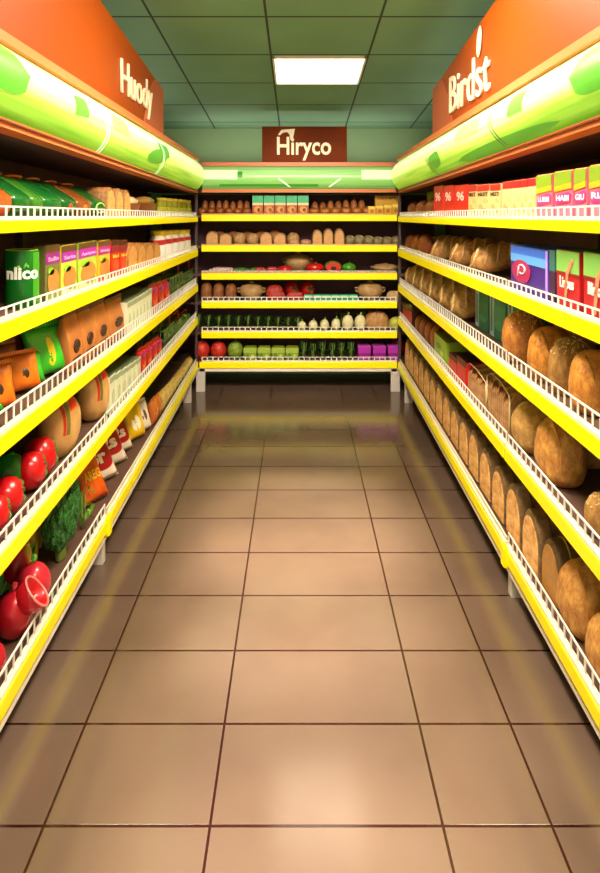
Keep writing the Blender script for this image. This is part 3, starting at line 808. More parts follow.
o = put_ball(can, s, 1, 22, 277, 32, 56, 1.10, 'big dark green can with white lettering, second shelf of the produce side', yaw=-1.1)
def food_carton(c_top, c_mid, c_bot, word, w=.16):
    return carton('food_carton', 'carton', w, .05, .215, c_mid, [(.66, .86, c_top), (.86, .99, '#5a3a1c'), (.02, .16, c_bot)], [(.02, .32, .40, .24, '#c8803a'), (.3, .12, .14, .07, '#8cc030'), (-.15, .53, .22, .07, '#8cc030')], word, '#e8a8e8', .71, .08, .75, top='#4a3418')
c0 = food_carton('#8a1c7a', '#6a6a34', '#8a9a4a', 'Sulin'); c1 = food_carton('#a01c9a', '#d8d040', '#f0e8c0', 'Serita'); c2 = food_carton('#a81ca0', '#a8c83c', '#d8e080', 'Aertunu'); c3 = food_carton('#b01c80', '#e0b830', '#c83020', 'Mettu')
G = 'food cartons on the second shelf'
for P, a, b, tp, lb in ((c0, 45, 60, 246, 'dim purple topped carton, nearest the big green can'), (c1, 61, 77, 245.5, 'purple topped yellow carton, second from the big green can'), (c2, 78, 97, 242.5, 'purple topped green carton, third from the big green can'), (c3, 98, 110.5, 241, 'purple topped orange carton beside the two red cartons')):
    put_range(P, s, 1, a, b, tp, lb, G, sb=.05)
cr = carton('food_carton', 'carton', .1, .05, .21, '#c81c14', [(.68, .84, '#8a0c30'), (.86, .99, '#3a1c14')], [(0, .3, .36, .2, '#e84a20')], 'Mol', '#f0c840', .52, .1, .7, top='#3a2414')
row(cr, s, 1, 111, 127.5, 2, 241, 241, 'narrow red carton with dark top', G, sb=.05)
tan2 = arch_loaf('tan_loaf', 'loaf', '#b87a38', '#8a5424', '#dca45a')
row(tan2, s, 1, 128, 161, 4, 243, 243, 'tan round topped loaf', 'tan loaves on the second shelf', depth=.14)
wj = jar('white_jar', 'jar', .1, .19, '#ece6e0', '#d8b820', '#f4f0ee', '#c82830')
row(wj, s, 1, 161.5, 193, 5, 231, 230, 'white jar with red label band', 'white jars on the second shelf', sb=.04, depth=.12)
# --- third shelf
po = packet('snack packet', '#e8841c', '#d05a10', [(0, .42, .15, .15, '#2a1408')]); pb = packet('snack packet', '#9a4a18', '#6a2c0c', [(0, .4, .2, .12, '#4a1c08')])
pgn = packet('snack packet', '#3cbc28', '#1f8a1c', []); pgy = packet('snack packet', '#44c830', '#28a020', [(0, .45, .12, .3, '#e8c820'), (0, .4, .06, .1, '#3a5a10')])
G = 'snack packets on the third shelf'
def lean(P, px, py, wp, hp, X, lb, tilt=-.3, yaw=0, G=G, s=-1, k=2):
    d = F*X/abs(px-CX); w = wp*d/F/.8; h = hp*d/F/.9; z = H-(py-CY)*d/F - h/2
    t_ = P.size[1]*.8
    return put(P, lb, G, (s*max(X, 1.045), d, max(top_z(k, d)+.008, min(z, top_z(k, d)+.03))+t_*math.sin(-tilt)), (PI/2 if s < 0 else -PI/2)+yaw*s, w, P.size[1]*.8, h, (tilt, 0))
lean(po, 1, 396, 32, 40, 1.10, 'orange snack packet with dark spot, nearest the camera', -.35, .7)
lean(po, 27, 392, 30, 34, 1.11, 'orange snack packet with dark spot, leaning beside the green packets', -.35, .7)
lean(pb, 8, 370, 30, 38, 1.22, 'brown snack packet leaning behind the orange packets', -.3, .6)
lean(pb, 29, 366, 28, 38, 1.22, 'brown snack packet standing between orange and green packets', -.3, .6)
lean(pgy, 55, 363, 40, 44, 1.10, 'bright green snack packet with yellow badge', -.3, .5)
lean(pgn, 36, 374, 22, 30, 1.10, 'plain green snack packet in front of the yellow badged packet', -.5, .7)
lean(pgn, 45, 352, 32, 40, 1.29, 'plain green snack packet behind the yellow badged packet', -.25, .5)
lean(pgn, 22, 354, 34, 40, 1.30, 'plain green snack packet at the back beside the brown packets', -.25, .5)
lean(pgn, -2, 418, 16, 14, 1.07, 'small green snack packet lying before the orange packets', -1.0, .5)
pp = paper_pouch()
row(pp, s, 2, 45, 127, 4, 317, 297, 'brown paper pouch with dark window', 'paper pouches on the third shelf', cuts=[69, 83, 96, 110, 126.5], sb=.06)
put_range(pp, s, 2, 54, 66, 322, 'brown paper pouch beside the green packets, slightly set back', 'paper pouches on the third shelf', sb=.17)
put_range(pp, s, 2, 40, 54, 324, 'brown paper pouch set far back behind the green packets', 'paper pouches on the third shelf', sb=.24)
wc = carton('white_carton', 'carton', .07, .14, .18, '#dfe3c4', [(.82, .97, '#9aa884')], [(0, .42, .25, .2, '#c2caa0')], top='#6f7a58')
row(wc, s, 2, 127.5, 152, 7, 303, 288, 'narrow white carton', 'white cartons on the third shelf', fill=.92)
pr = packet('snack packet', '#d0241c', '#a81420', [(0, .82, .34, .12, '#a0187a'), (0, .4, .2, .18, '#f0781c')])
row(pr, s, 2, 152.5, 171, 3, 287, 281, 'red packet with purple top', 'red packets on the third shelf')
bk = basket()
gcl = egg('green_apple', 'fruit', '#7cae28', '#5a8a1c', stem='#4a3a14'); ycl = egg('lemon', 'fruit', '#dfd428', '#b8b01c')
row(bk, s, 2, 170, 193, 2, 264, 262, 'green wire basket with red handle', 'wire baskets on the third shelf', depth=.2)
for i, (px, P, nm) in enumerate(((173, gcl, 'green apple'), (177.5, ycl, 'yellow lemon'), (184, ycl, 'yellow lemon'), (187.5, gcl, 'green apple'))):
    put_ball(P, s, 2, px, 280, 5.5, 5.5, 1.13, f'{nm} in the wire basket {"nearest" if i > 1 else "second from"} the end wall, third shelf, produce side', 'fruit in the third shelf baskets')
# --- fourth shelf
tom = fruit('tomato', 'tomato', '#d8181a', '#b80c14'); gtom = fruit('green_tomato', 'tomato', '#1f7a1c', '#14601a', stem='#14400c')
G = 'tomatoes on the fourth shelf'
put_ball(gtom, s, 3, 10, 484, 36, 36, 1.17, 'large green tomato behind the red tomatoes', G, rest=False)
put_ball(tom, s, 3, 42, 470, 34, 36, 1.10, 'red tomato touching the wrapped loaf', G, rest=False)
put_ball(tom, s, 3, 33, 491, 33, 34, 1.09, 'red tomato, second from the wrapped loaf', G, rest=False)
put_ball(tom, s, 3, 10, 508, 36, 34, 1.09, 'red tomato in front of the green tomato', G, rest=False)
put_ball(tom, s, 3, -5, 530, 34, 32, 1.09, 'red tomato nearest the camera, cut by the photo edge', G, rest=False)
lw = .3
def wrapped_loaf():
    b = blob(.3, .26, .22, .95, .95, .03, 2, 30, 18, 1, (0, .13, 0), flat=.85)
    O = outward(b, (0, .13, .10))
    def patch(x0, x1, e0, e1, sk):      # strip over the front and top, slanting by sk
        return surf(lambda u, v: O((x0+(x1-x0)*u + sk*(v-.5), -math.cos(e0+(e1-e0)*v), math.sin(e0+(e1-e0)*v)), .003), rng(0, 1, 5), rng(0, 1, 12))
    return Proto('wrapped_loaf', 'loaf', .3, .26, .22, [('loaf', b, M('#dcae6c', .4, 'noise', '#c08c4c', 9, .15), True),
        ('red_stripe', patch(-1.1, -.8, -.1, 1.5, .5), M('#b82a1c', .4), True), ('green_stripe', patch(-.75, -.45, -.1, 1.6, .5), M('#6a6a28', .4), True),
        ('red_label', patch(-.3, .25, .55, 1.1, .3), M('#e83020', .4), True)])
wl = wrapped_loaf()
G = 'wrapped loaves on the fourth shelf'
put_ball(wl, s, 3, 60, 446, 58, 60, 1.12, 'round wrapped loaf with red label beside the tomatoes', G, dpt=.17)
put_ball(wl, s, 3, 93, 412, 46, 52, 1.12, 'round wrapped loaf with red label beside the white cartons', G, dpt=.17)
row(wc, s, 3, 110, 141, 6, 377, 357, 'narrow white carton', 'white cartons on the fourth shelf', fill=.9)
row(pr, s, 3, 141.5, 163, 4, 352, 337, 'red packet with purple top', 'red packets on the fourth shelf')
row(bk, s, 3, 164, 190, 3, 317, 312, 'green wire basket with red handle', 'wire baskets on the fourth shelf', depth=.2)
for i, (px, P, nm) in enumerate(((167, ycl, 'yellow lemon'), (171, gcl, 'green apple'), (176, gcl, 'green apple'), (179, ycl, 'yellow lemon'), (185, ycl, 'yellow lemon'), (187.7, gcl, 'green apple'))):
    put_ball(P, s, 3, px, 330, 5.5, 5.5, 1.12, f'{nm} in the {("third", "second", "first")[i//2]} wire basket from the end wall, fourth shelf', 'fruit in the fourth shelf baskets')
# --- bottom shelf
brc = broccoli()
put_ball(brc, s, 4, 61, 548, 62, 84, 1.11, 'large broccoli head beside the orange packets', 'broccoli on the bottom shelf', dpt=.16)
put_ball(brc, s, 4, 22, 550, 50, 78, 1.34, 'smaller broccoli head behind the bananas', 'broccoli on the bottom shelf', dpt=.18)
bn = banana()
for i, (px, py, X, yw) in enumerate(((29, 588, 1.16, 1.3), (36, 585, 1.19, 1.5), (43, 585, 1.22, 1.7))):
    o = put_ball(bn, s, 4, px, py, 44, 26, X, f'yellow green banana standing behind the red onion, {ORD[2-i]} from the broccoli', 'bananas on the bottom shelf', dpt=.07, yaw=yw)
    o.rotation_euler = (0, -1.15, PI/2+.5); o.location.z += .10
oni = egg('red_onion', 'onion', '#d83040', '#b81c30', rough=.25, bump=0, sc=6, stem='#5aa030')
put_ball(oni, s, 4, 38, 608, 34, 40, 1.08, 'large pinkish red onion beside the broccoli', 'red vegetables on the bottom shelf')
rad = egg('radish', 'radish', '#c01828', '#98101c', h=.11, rough=.25, bump=0, sc=6, stem='#a81420')
G = 'red vegetables on the bottom shelf'
put_ball(rad, s, 4, 15, 642, 34, 44, 1.09, 'deep red radish in front of the open red pepper', G)
put_ball(rad, s, 4, 18, 612, 26, 44, 1.2, 'deep red radish between onion and open red pepper', G)
put_ball(rad, s, 4, -4, 660, 34, 36, 1.06, 'deep red radish nearest the camera', G)
def open_pepper():
    b = shift(lathe([(.012, 0), (.03, .02), (.05, .06), (.055, .09), (.052, .10), (.046, .097), (.035, .06), (.01, .03)], 24), 0, .055, 0)
    r = shift(tube([(.0535*math.cos(a), .0535*math.sin(a), .10) for a in rng(0, 2*PI, 24)[:-1]], .004, 6, closed=True), 0, .055, 0)
    return Proto('open_pepper', 'vegetable', .11, .11, .10, [('flesh', b, M('#b81420', .25), True), ('cut_rim', r, M('#f08078', .3), True), ('core', shift(lathe([(.02, .03), (.034, .06), (.01, .068)], 16), 0, .055, 0), M('#701018', .5), True)])
op = put_ball(open_pepper(), s, 4, 6, 632, 34, 30, 1.13, 'trumpet shaped cut red pepper showing its open end', G, rest=False)
op.rotation_euler = (.9, 0, PI/2+.35); op.location.z += .03
lfb = bmesh.new()
def leaf_bm(w, l):
    return surf(lambda u, v: Vector((u*l, (v-.5)*w*math.sin(PI*min(max(u, .02), .98))**.8, .03*math.sin(PI*u)+.02*abs(v-.5))), rng(0, 1, 10), rng(0, 1, 4))
lfp = Proto('lettuce_leaf', 'leaf', .12, .07, .03, [('blade', leaf_bm(.07, .12), M('#58b028', .4, 'noise', '#3a8a1c', 14), True), ('vein', tube([(u*.12, 0, .03*math.sin(PI*u)+.002) for u in rng(0, 1, 8)], .002, 5), M('#b8dc80', .4), True)])
for i, (px, py, X, e, lb) in enumerate(((30, 622, 1.15, (.3, .2, 2.2), 'green leaf lying in front of the red onion'), (8, 604, 1.2, (.2, -.3, .4), 'green leaf standing behind the open red pepper'), (1, 598, 1.24, (.3, -.5, 1.4), 'green leaf behind the radishes nearest the camera'), (18, 598, 1.22, (.3, -.9, 1.0), 'upright green leaf beside the bananas'))):
    d = F*X/abs(px-CX); o = put(lfp, lb, 'leaves on the bottom shelf', (s*X, d, max(top_z(4, d)+.03, H-(py-CY)*d/F-.02)), 0, .14, .09, .03); o.rotation_euler = e
hb = herb('spinach_bunch', '#1f5a1c', '#123c10', .16, .16, 60, 2)
for i, (px, X) in enumerate(((-3, 1.28), (10, 1.27), (22, 1.26))):
    put_ball(hb, s, 4, px, 585, 24, 50, X, f'dark green spinach bunch, {ORD[2-i]} from the broccoli, behind the red vegetables', 'spinach bunches on the bottom shelf')
hb2 = herb('lettuce_bunch', '#7fae2c', '#4a7c1c', .14, .14, 50, 4)
put_ball(hb2, s, 4, 42, 530, 26, 40, 1.40, 'pale green lettuce bunch behind the large broccoli head', 'lettuce bunches on the bottom shelf')
put_ball(hb2, s, 4, 83, 540, 20, 42, 1.09, 'pale green lettuce bunch in front of the large broccoli head', 'lettuce bunches on the bottom shelf')
pk = packet('snack packet', '#e8701c', '#c8440c', [], word='AREG', wcol='#f0c030')
G = 'packets on the bottom shelf'
lean(pk, 76, 508, 34, 44, 1.24, 'orange packet with yellow lettering beside the large broccoli', -.5, .35, G, k=4)
lean(pk, 100, 508, 26, 42, 1.08, 'orange packet at the shelf edge beside the red labelled packs', -.5, .5, G, k=4)
def red_pack(word):
    w, d, h = .17, .06, .16
    parts = [('pouch', pillow_bm(w, d, h), M('#ece0d0', .35, 'noise', '#d8c0a8', 14), True), ('red_label', blob(w*.82, .03, h*.62, .5, .5, c=(0, .008, h*.2)), M('#b01420', .3), True)]
    tb = text_bm(word, w*.5, h*.3, .002, .04); shift(tb, 0, -.007, h*.35); parts.append(('lettering', tb, M('#fff0e8', .4), False))
    return Proto('biscuit_pack', 'biscuit pack', w, d, h, parts)
rp1, rp2 = red_pack('Br'), red_pack('2s')
lean(rp1, 105, 482, 36, 42, 1.12, 'white pack with red label and white letters beside the orange packets', -.55, .5, G, k=4)
lean(rp2, 116, 461, 32, 40, 1.12, 'white pack with red label, second from the orange packets', -.55, .5, G, k=4)
lean(rp2, 125, 446, 24, 34, 1.12, 'white pack with red label, third from the orange packets', -.5, .5, G, k=4)
py_ = packet('snack packet', '#f0d020', '#e0b010', [(0, .4, .26, .2, '#fff8e0'), (0, .42, .12, .1, '#2a4a1a')])
lean(py_, 140, 430, 20, 34, 1.08, 'yellow packet with white oval at the shelf edge', -.3, .5, G, k=4)
lean(py_, 130, 438, 22, 30, 1.22, 'yellow packet with white oval behind the red labelled packs', -.3, .5, G, k=4)
pw = packet('snack packet', '#f2ead8', '#e0d0b8', [(0, .5, .2, .2, '#5a4a3a')])
lean(pw, 148, 421, 14, 26, 1.06, 'white packet with dark spot beyond the yellow packets', -.3, .5, G, k=4)
ob = carton('olive_carton', 'carton', .16, .18, .18, '#8c8c34', [(.7, .95, '#6a6a20')], [(0, .4, .3, .2, '#b8b050')], top='#77772a')
for i, (a, b) in enumerate(((112, 121), (122, 130), (131, 138.5))):
    put_range(ob, s, 4, a, b, (424, 414, 406)[i], f'olive green carton, {ORD[2-i]} from the end wall behind the yellow packets', 'olive cartons on the bottom shelf', sb=.26)
cs = packet('snack packet', '#e0c878', '#c8a850', [(0, .5, .2, .2, '#f0e0b0')], name='cream_packet'); cs2 = packet('snack packet', '#d8843c', '#b85c20', [(0, .5, .2, .2, '#f0c060')])
row([cs2, cs2, cs, cs, cs, cs, cs, cs, cs, cs, cs, cs], s, 4, 155, 196, 12, 402, 357, ['small orange packet', 'small orange packet'] + ['small cream packet']*10, 'small packets on the bottom shelf')
hb3 = herb('herb_bunch', '#2c6a1c', '#1c4a14', .2, .14, 60, 6)
row(hb3, s, 4, 140, 160, 2, 402, 392, 'dark green herb bunch', 'herb bunches on the bottom shelf', sb=.2)

# ================================================================== BREAD SIDE
s = 1
brn = roll('brown_roll', '#9a4a20', '#6a2c10')
row(brn, s, 0, 432.5, 405, 3, 199, 203, 'brown ridged roll', 'brown rolls on the top shelf', depth=.12, fill=.95)
gb = carton('green_box', 'carton', .08, .1, .2, '#7aa028', [(.6, .9, '#a8c040')])
put_range(gb, s, 0, 433, 427, 192, 'small green box behind the brown rolls beside the red packs', sb=.22)
rc = carton('red_pack', 'red pack', .13, .16, .2, '#d8141a', [(.02, .1, '#b00c14')], None, '96', '#ffe0d8', .5, .3, .55, top='#a81014')
row(rc, s, 0, 468, 433.5, 3, 185.5, 187, 'red pack with white lettering', 'red packs on the top shelf', cuts=[468, 454, 443.5, 433.5])
def grain(word=None):
    return carton('grain_box', 'grain box', .13, .12, .2, '#d8c48a', [(.80, .99, '#b81420'), (.03, .7, '#d4be84')], [(-.2, .3, .18, .1, '#b89a58'), (.2, .5, .2, .08, '#c8ac68'), (.15, .2, .2, .08, '#b49450')], word, '#5a3a1c', .64, .12, .8, top='#a01018')
gr1, gr2 = grain('MIZT'), grain()
row(gr1, s, 0, 501, 468.5, 3, 184.5, 186, 'lettered beige grain box, red top', 'grain boxes on the top shelf', cuts=[501, 490, 477, 468.5])
row(gr2, s, 0, 536, 502.5, 4, 178.5, 183, 'beige grain box with red top', 'grain boxes on the top shelf', cuts=[536, 528, 520.5, 512, 502.5])
def pink(word):
    w, h = .16, .2
    sw = poly([(-w*.49, h*.55), (w*.49, h*.62), (w*.49, h*.74), (-w*.49, h*.66)], -.002)
    gp = poly([(-w*.49, h*.66), (w*.49, h*.74), (w*.49, h*.985), (-w*.49, h*.985)], -.0015)
    bd = poly([(-w*.42, h*.30), (-w*.3, h*.27), (w*.42, h*.33), (w*.46, h*.5), (w*.35, h*.55), (-w*.4, h*.48)], -.002)
    p = carton('pink_carton', 'pink carton', w, .1, h, '#e86a84', (), None, word, '#fff0f4', .36, .12, .72, [('orange_swoosh', sw, M('#f0a41c', .4), False), ('green_print', gp, M('#7c9a20', .4), False), ('badge', bd, M('#d0287a', .4), False)], top='#d8b43c')
    return p
for i, (a, b, tp, wd, lb) in enumerate(((552.5, 536.5, 175.5, 'LUBBI', 'pink and green carton lettered on a magenta badge, nearest the grain boxes'), (572.5, 554.5, 172, 'HABI', 'pink and green carton lettered HABI, second from the grain boxes'), (587, 574.5, 169.5, 'GIU', 'narrower pink and green carton, third from the grain boxes'), (611, 589.5, 165.5, 'RIA', 'pink and green carton cut by the photo edge, fourth from the grain boxes'))):
    put_range(pink(wd), s, 0, a, b, tp, lb, 'pink cartons on the top shelf', sb=.04, fill=.97)
# --- second shelf
row(brn, s, 1, 423, 403, 3, 235, 236, 'brown ridged roll', 'brown rolls on the second shelf', depth=.12, fill=.98)
lf1 = loaf('seeded_loaf', 'loaf', '#c8964e', '#946030', .22, .32, .14, '#ecd09a', 4, seed=1)
G = 'slashed loaves on the second shelf'
for i, (px, py, wp, hp, X) in enumerate(((438, 249, 20, 15, 1.20), (452, 252, 24, 18, 1.20), (474, 258, 30, 22, 1.20), (498, 264, 32, 25, 1.20))):
    put_ball(lf1, s, 1, px, py, wp, hp, X, f'tan slashed loaf, {ORD[i]} from the brown rolls, second shelf, bread side', G, dpt=.34, wf=1.0, tilt=(.20, 0))
w, h = .2, .225
bp_ = [('sky_band', box(-w*.49, w*.49, -.0015, .01, h*.64, h*.99), M('#2f6ae0', .35), False), ('sky_glow', box(-w*.49, w*.49, -.002, .01, h*.64, h*.82), M('#5aa4f0', .35), False),
       ('badge', disc(-w*.18, h*.45, w*.26, h*.25, -.002), M('#a01458', .35), False),
       ('badge_loop', tube([(-w*.18+.018*math.cos(a)+.006, -.005, h*.5+.022*math.sin(a)) for a in rng(-2.2, 2.6, 16)] + [(-w*.26, -.005, h*.33)], .004, 6), M('#fbe0e8', .4), True),
       ('edge_strip', box(w*.44, w*.485, -.0025, .01, 0.002, h*.99), M('#b48cf0', .35), False)]
bbx = carton('tea_box', 'blue box', w, .2, h, '#3a1a80', (), None, None, extras=bp_, top='#1f4aa8')
put_range(bbx, s, 1, 549, 510.5, 248.5, 'blue and purple box with round magenta badge', sb=.05, fill=.98)
def rg(word):
    w, h = .14, .225
    st = poly([(-w*.12, h*.05), (-w*.02, h*.05), (w*.08, h*.6), (w*.3, h*.84), (w*.22, h*.88), (-w*.02, h*.64)], -.0025)
    return carton('red_green_box', 'red and green box', w, .16, h, '#b01420', [(.62, .99, '#7ab858'), (.56, .62, '#8a0c18')], None, word, '#fff4ec', .34, .2, .62, [('stripe', st, M('#f08868', .4), False)], top='#2c6a2c')
G = 'red and green boxes on the second shelf'
dk_ = carton('dark_green_box', 'carton', .06, .16, .225, '#1f3a5a', [(.6, .99, '#2f6a6a'), (.02, .6, '#3a1440')])
put_range(dk_, s, 1, 555.5, 549.5, 251, 'slim dark box squeezed between blue box and red green box', sb=.05)
put_range(rg('Linous'), s, 1, 580, 556, 252, 'red and green box with white lettering beside the slim dark box', G, sb=.05)
put_range(rg('Blimous'), s, 1, 614, 583, 255, 'red and green box with white lettering, cut by the photo edge', G, sb=.05)
# --- third shelf
lf2 = loaf('oval_loaf', 'loaf', '#caa05a', '#8a6030', .22, .32, .15, '#eed8a4', 3, seed=4)
G = 'oval loaves on the third shelf'
for i, (px, py, wp, hp, X) in enumerate(((417, 281, 20, 18, 1.18), (427, 286, 20, 19, 1.18), (436, 292, 21, 22, 1.18), (446, 299, 22, 24, 1.18), (458, 305, 23, 26, 1.18), (471, 312, 24, 28, 1.18))):
    put_ball(lf2, s, 2, px, py, wp, hp, X, f'tan oval loaf, {ORD[i]} from the end wall, third shelf, bread side', G, dpt=.30, wf=1.1, tilt=(.30, 0))
def teal():
    w, h = .1, .25
    return carton('teal_box', 'teal box', w, .1, h, '#127a62', [(.3, .7, '#1c8a6e')], [(0.1, .3, .3, .1, '#3aa888')], None, extras=[('spine', box(-w*.5, -w*.22, -.003, .01, h*.02, h*.96), M('#a8d4e8', .35), False), ('spine_print', box(-w*.40, -w*.32, -.004, .01, h*.12, h*.86), M('#2f5a8a', .4), False)], top='#0e5a48')
row(teal(), s, 2, 531, 474, 3, 294, 290, 'dark teal box with pale spine', 'teal boxes on the third shelf', cuts=[528, 507, 489, 475], fill=.86, sb=.16)
rr1 = loaf('round_roll', 'round bread', '#d08a3c', '#9c5820', .22, .2, .17, '#8a5020', 1, '#e8c88a', 7, e=1); rr2 = loaf('round_roll', 'round bread', '#dc983c', '#a8621c', .22, .2, .18, '#8a4a1c', 1, None, 9, e=1)
rr3 = loaf('seeded_roll', 'round bread', '#b88a44', '#8a5c28', .22, .2, .18, None, 0, '#f0d8a0', 11, e=1)
G = 'round breads on the third shelf'
put_ball(rr1, s, 2, 521, 352, 40, 50, 1.12, 'round brown bread with seeded top beside the teal boxes', G)
put_ball(rr2, s, 2, 551, 364, 44, 54, 1.13, 'round brown bread, second from the teal boxes', G)
put_ball(rr3, s, 2, 571, 378, 30, 56, 1.13, 'seeded round bread squeezed between two smooth round breads', G, dpt=.18)
put_ball(rr2, s, 2, 595, 390, 48, 62, 1.12, 'orange brown round bread nearest the camera, third shelf', G)
put_ball(rr3, s, 2, 536, 345, 36, 46, 1.33, 'seeded round bread at the back behind the second round bread', G)
put_ball(rr2, s, 2, 575, 358, 40, 50, 1.36, 'round bread at the back behind the nearest seeded bread', G)
# --- fourth shelf
bx = carton('dark_pack', 'dark pack', .1, .12, .16, '#3a1410', [(.2, .7, '#c0281c')], None)
row(bx, s, 3, 412, 402, 3, 305, 305, 'small dark pack with red band', 'dark packs on the fourth shelf')
row(brn, s, 3, 434, 413, 4, 327, 314, 'brown ridged roll', 'brown rolls on the fourth shelf', depth=.12, fill=.98)
gc = carton('green_carton', 'carton', .16, .24, .16, '#8cae34', [(.06, .2, '#b8cc50')], [(-.1, .62, .2, .12, '#5a7a1c'), (.2, .4, .12, .1, '#c8d868')], top='#6a6a34')
put_range(gc, s, 3, 446, 434, 338, 'light green carton beside the brown rolls', sb=.04)
rk = carton('red_pack', 'red pack', .09, .14, .17, '#c81818', [(.8, .99, '#3a1414')], top='#2a1416')
row(rk, s, 3, 466, 448.5, 2, 361, 355, 'red pack with dark top', 'red packs on the fourth shelf')
sb_ = sliced_bag()
row(sb_, s, 3, 512, 466, 2, 384, 364, 'bag of brown sliced bread', 'sliced bread on the fourth shelf', cuts=[511, 487, 467], sb=.05)
lf3 = loaf('long_loaf', 'loaf', '#cfa45c', '#a0743a', .34, .26, .18, None, 0, seed=14); lf4 = loaf('crusty_loaf', 'loaf', '#dba653', '#b0682a', .34, .26, .18, '#c87a30', 1, seed=17)
G = 'big loaves on the fourth shelf'
put_ball(lf3, s, 3, 534, 436, 50, 46, 1.13, 'pale smooth loaf beside the sliced bread bags', G, dpt=.19)
put_ball(lf4, s, 3, 560, 470, 62, 60, 1.12, 'crusty golden loaf, second from the sliced bread bags', G, dpt=.18)
put_ball(lf3, s, 3, 594, 488, 44, 56, 1.34, 'pale smooth loaf behind the seeded ball loaf', G, dpt=.3)
put_ball(rr3, s, 3, 603, 520, 36, 40, 1.09, 'seeded ball loaf cut by the photo edge, fourth shelf', G)
# --- bottom shelf
bl = arch_loaf('bread_loaf', 'loaf', '#94744a', '#6a4c30', '#ffcc84', .13, .22, .26, '#2a1c10')
row(bl, s, 4, 535, 404, 15, 0, 0, 'tall brown loaf with cut face', 'tall loaves on the bottom shelf', depth=.4, fill=.96) if False else None
N = 15; X = 1.05; d0, d1 = dep(540, X), dep(405, X)
for i in range(N):
    q = i/N; qq = (i+1)/N
    da, db = d0+(d1-d0)*q, d0+(d1-d0)*qq; dc = (da+db)/2; z0 = top_z(4, dc)
    put(bl, f'tall brown loaf with pale cut face, {ORD[N-1-i]} from the end wall, bottom shelf', 'tall loaves on the bottom shelf', (X, dc, z0+.004), -PI/2, (db-da)*.93, .22, .27+.01*math.sin(i*1.9))
lf5 = loaf('wrapped_big_loaf', 'loaf', '#8a6c38', '#5e4826', .3, .34, .24, None, 0, seed=21)
G = 'big loaves on the bottom shelf'
rl = arch_loaf('wrapped_loaf', 'loaf', '#6e5630', '#4e3c20', '#a8803c', .18, .2, .27, '#c8a850')
put_range(rl, s, 4, 560, 541, 540, 'dark wrapped loaf between tall loaves and the big golden loaf', G, sb=.06, depth=.2)
put_ball(lf4, s, 4, 587, 612, 64, 66, 1.13, 'big crusty golden loaf on the bottom shelf behind the wire', G, dpt=.2)
put_ball(lf4, s, 4, 612, 668, 48, 60, 1.11, 'golden loaf cut by the photo edge on the bottom shelf', G, dpt=.16)
put_ball(lf5, s, 4, 600, 580, 60, 80, 1.35, 'dark loaf at the back behind the big golden loaf', G, dpt=.2)

# ================================================================== END SHELVING
sm = roll('small_bun', '#a8602c', '#7c3c18'); bt = egg('bun', 'bun', '#b8743c', '#8a4c22', h=.13)
brow(sm, 0, 197, 251, 6, 208, 208, 'flat brown bun in front', 'buns on the end shelving', depth=.1, fill=1.05)
brow(bt, 0, 201, 250, 7, 201, 201, 'upright brown bun behind', 'buns on the end shelving', y=6.18, depth=.09, jit=.06)
gbx = carton('spice_pack', 'spice pack', .11, .08, .18, '#a8501c', [(.62, .99, '#2cae78'), (.5, .62, '#e8d0a0')], [(0, .28, .34, .18, '#d89040'), (.1, .25, .16, .1, '#7a2c10')])
brow(gbx, 0, 252, 309, 5, 196, 196, 'brown pack with green top', 'green topped packs on the end shelving')
cro = roll('croissant', '#c07a34', '#8a4e1c', .14, .1, .09)
brow(cro, 0, 309, 373, 6, 208, 207, 'flat golden roll in front', 'golden rolls on the end shelving', depth=.1, fill=1.05)
brow(bt, 0, 311, 366, 7, 202, 200, 'upright golden bun behind', 'golden rolls on the end shelving', y=6.18, depth=.09, jit=.08)
yb_ = carton('yellow_box', 'yellow box', .08, .08, .1, '#d8a01c', [(.7, .98, '#f0d058')], [(0, .4, .25, .2, '#a86a10')])
brow(yb_, 0, 368, 400, 4, 207, 204, 'small yellow box in front', 'yellow boxes on the end shelving')
yb2 = carton('yellow_carton', 'yellow box', .2, .1, .17, '#dca820', [(.75, .98, '#c8901c')], None, 'LEN AFT', '#5a3a08', .8, .12, .7)
put(yb2, 'wide yellow carton standing behind the small yellow boxes', None, ((387-CX)*6.2/F, 6.17, btop(0)+.001), 0, .25, .1, .2)
# second
tb_ = arch_loaf('tan_pack', 'bread pack', '#b48a5c', '#8a6440', '#c8a070', .15, .16, .16, '#6a4a2c')
ttr = loaf('tan_loaf', 'loaf', '#bc9460', '#946c40', .18, .14, .13, None, 0, seed=30)
brow([tb_, tb_, ttr, ttr, tb_, tb_, ttr], 1, 205, 300, 7, 233, 233, ['tan round topped pack', 'tan round topped pack', 'tan smooth loaf', 'tan smooth loaf', 'tan round topped pack', 'tan round topped pack', 'tan smooth loaf'], 'tan bread on the end shelving', jit=.12)
brow(bt, 1, 212, 282, 5, 231, 231, 'small tan bun behind the packs', 'tan bread on the end shelving', y=6.25, depth=.1, jit=.1)
pk_ = loaf('pinkish_loaf', 'loaf', '#cf9c78', '#ac7854', .16, .12, .08, None, 0, seed=33)
brow(pk_, 1, 288, 312, 2, 240, 240, 'low pinkish loaf', 'tan bread on the end shelving')
brow([tb_, tb_, tb_], 1, 312, 345, 3, 231, 230, 'tall tan pack with hole', 'tan bread on the end shelving', jit=.1)
gy = loaf('grey_roll', 'bread roll', '#8f8458', '#6a6040', .12, .1, .09, '#b8ac80', 1, seed=35)
brow(gy, 1, 346, 402, 6, 236, 237, 'grey green roll', 'grey rolls on the end shelving', depth=.12, fill=1.1, jit=.08)
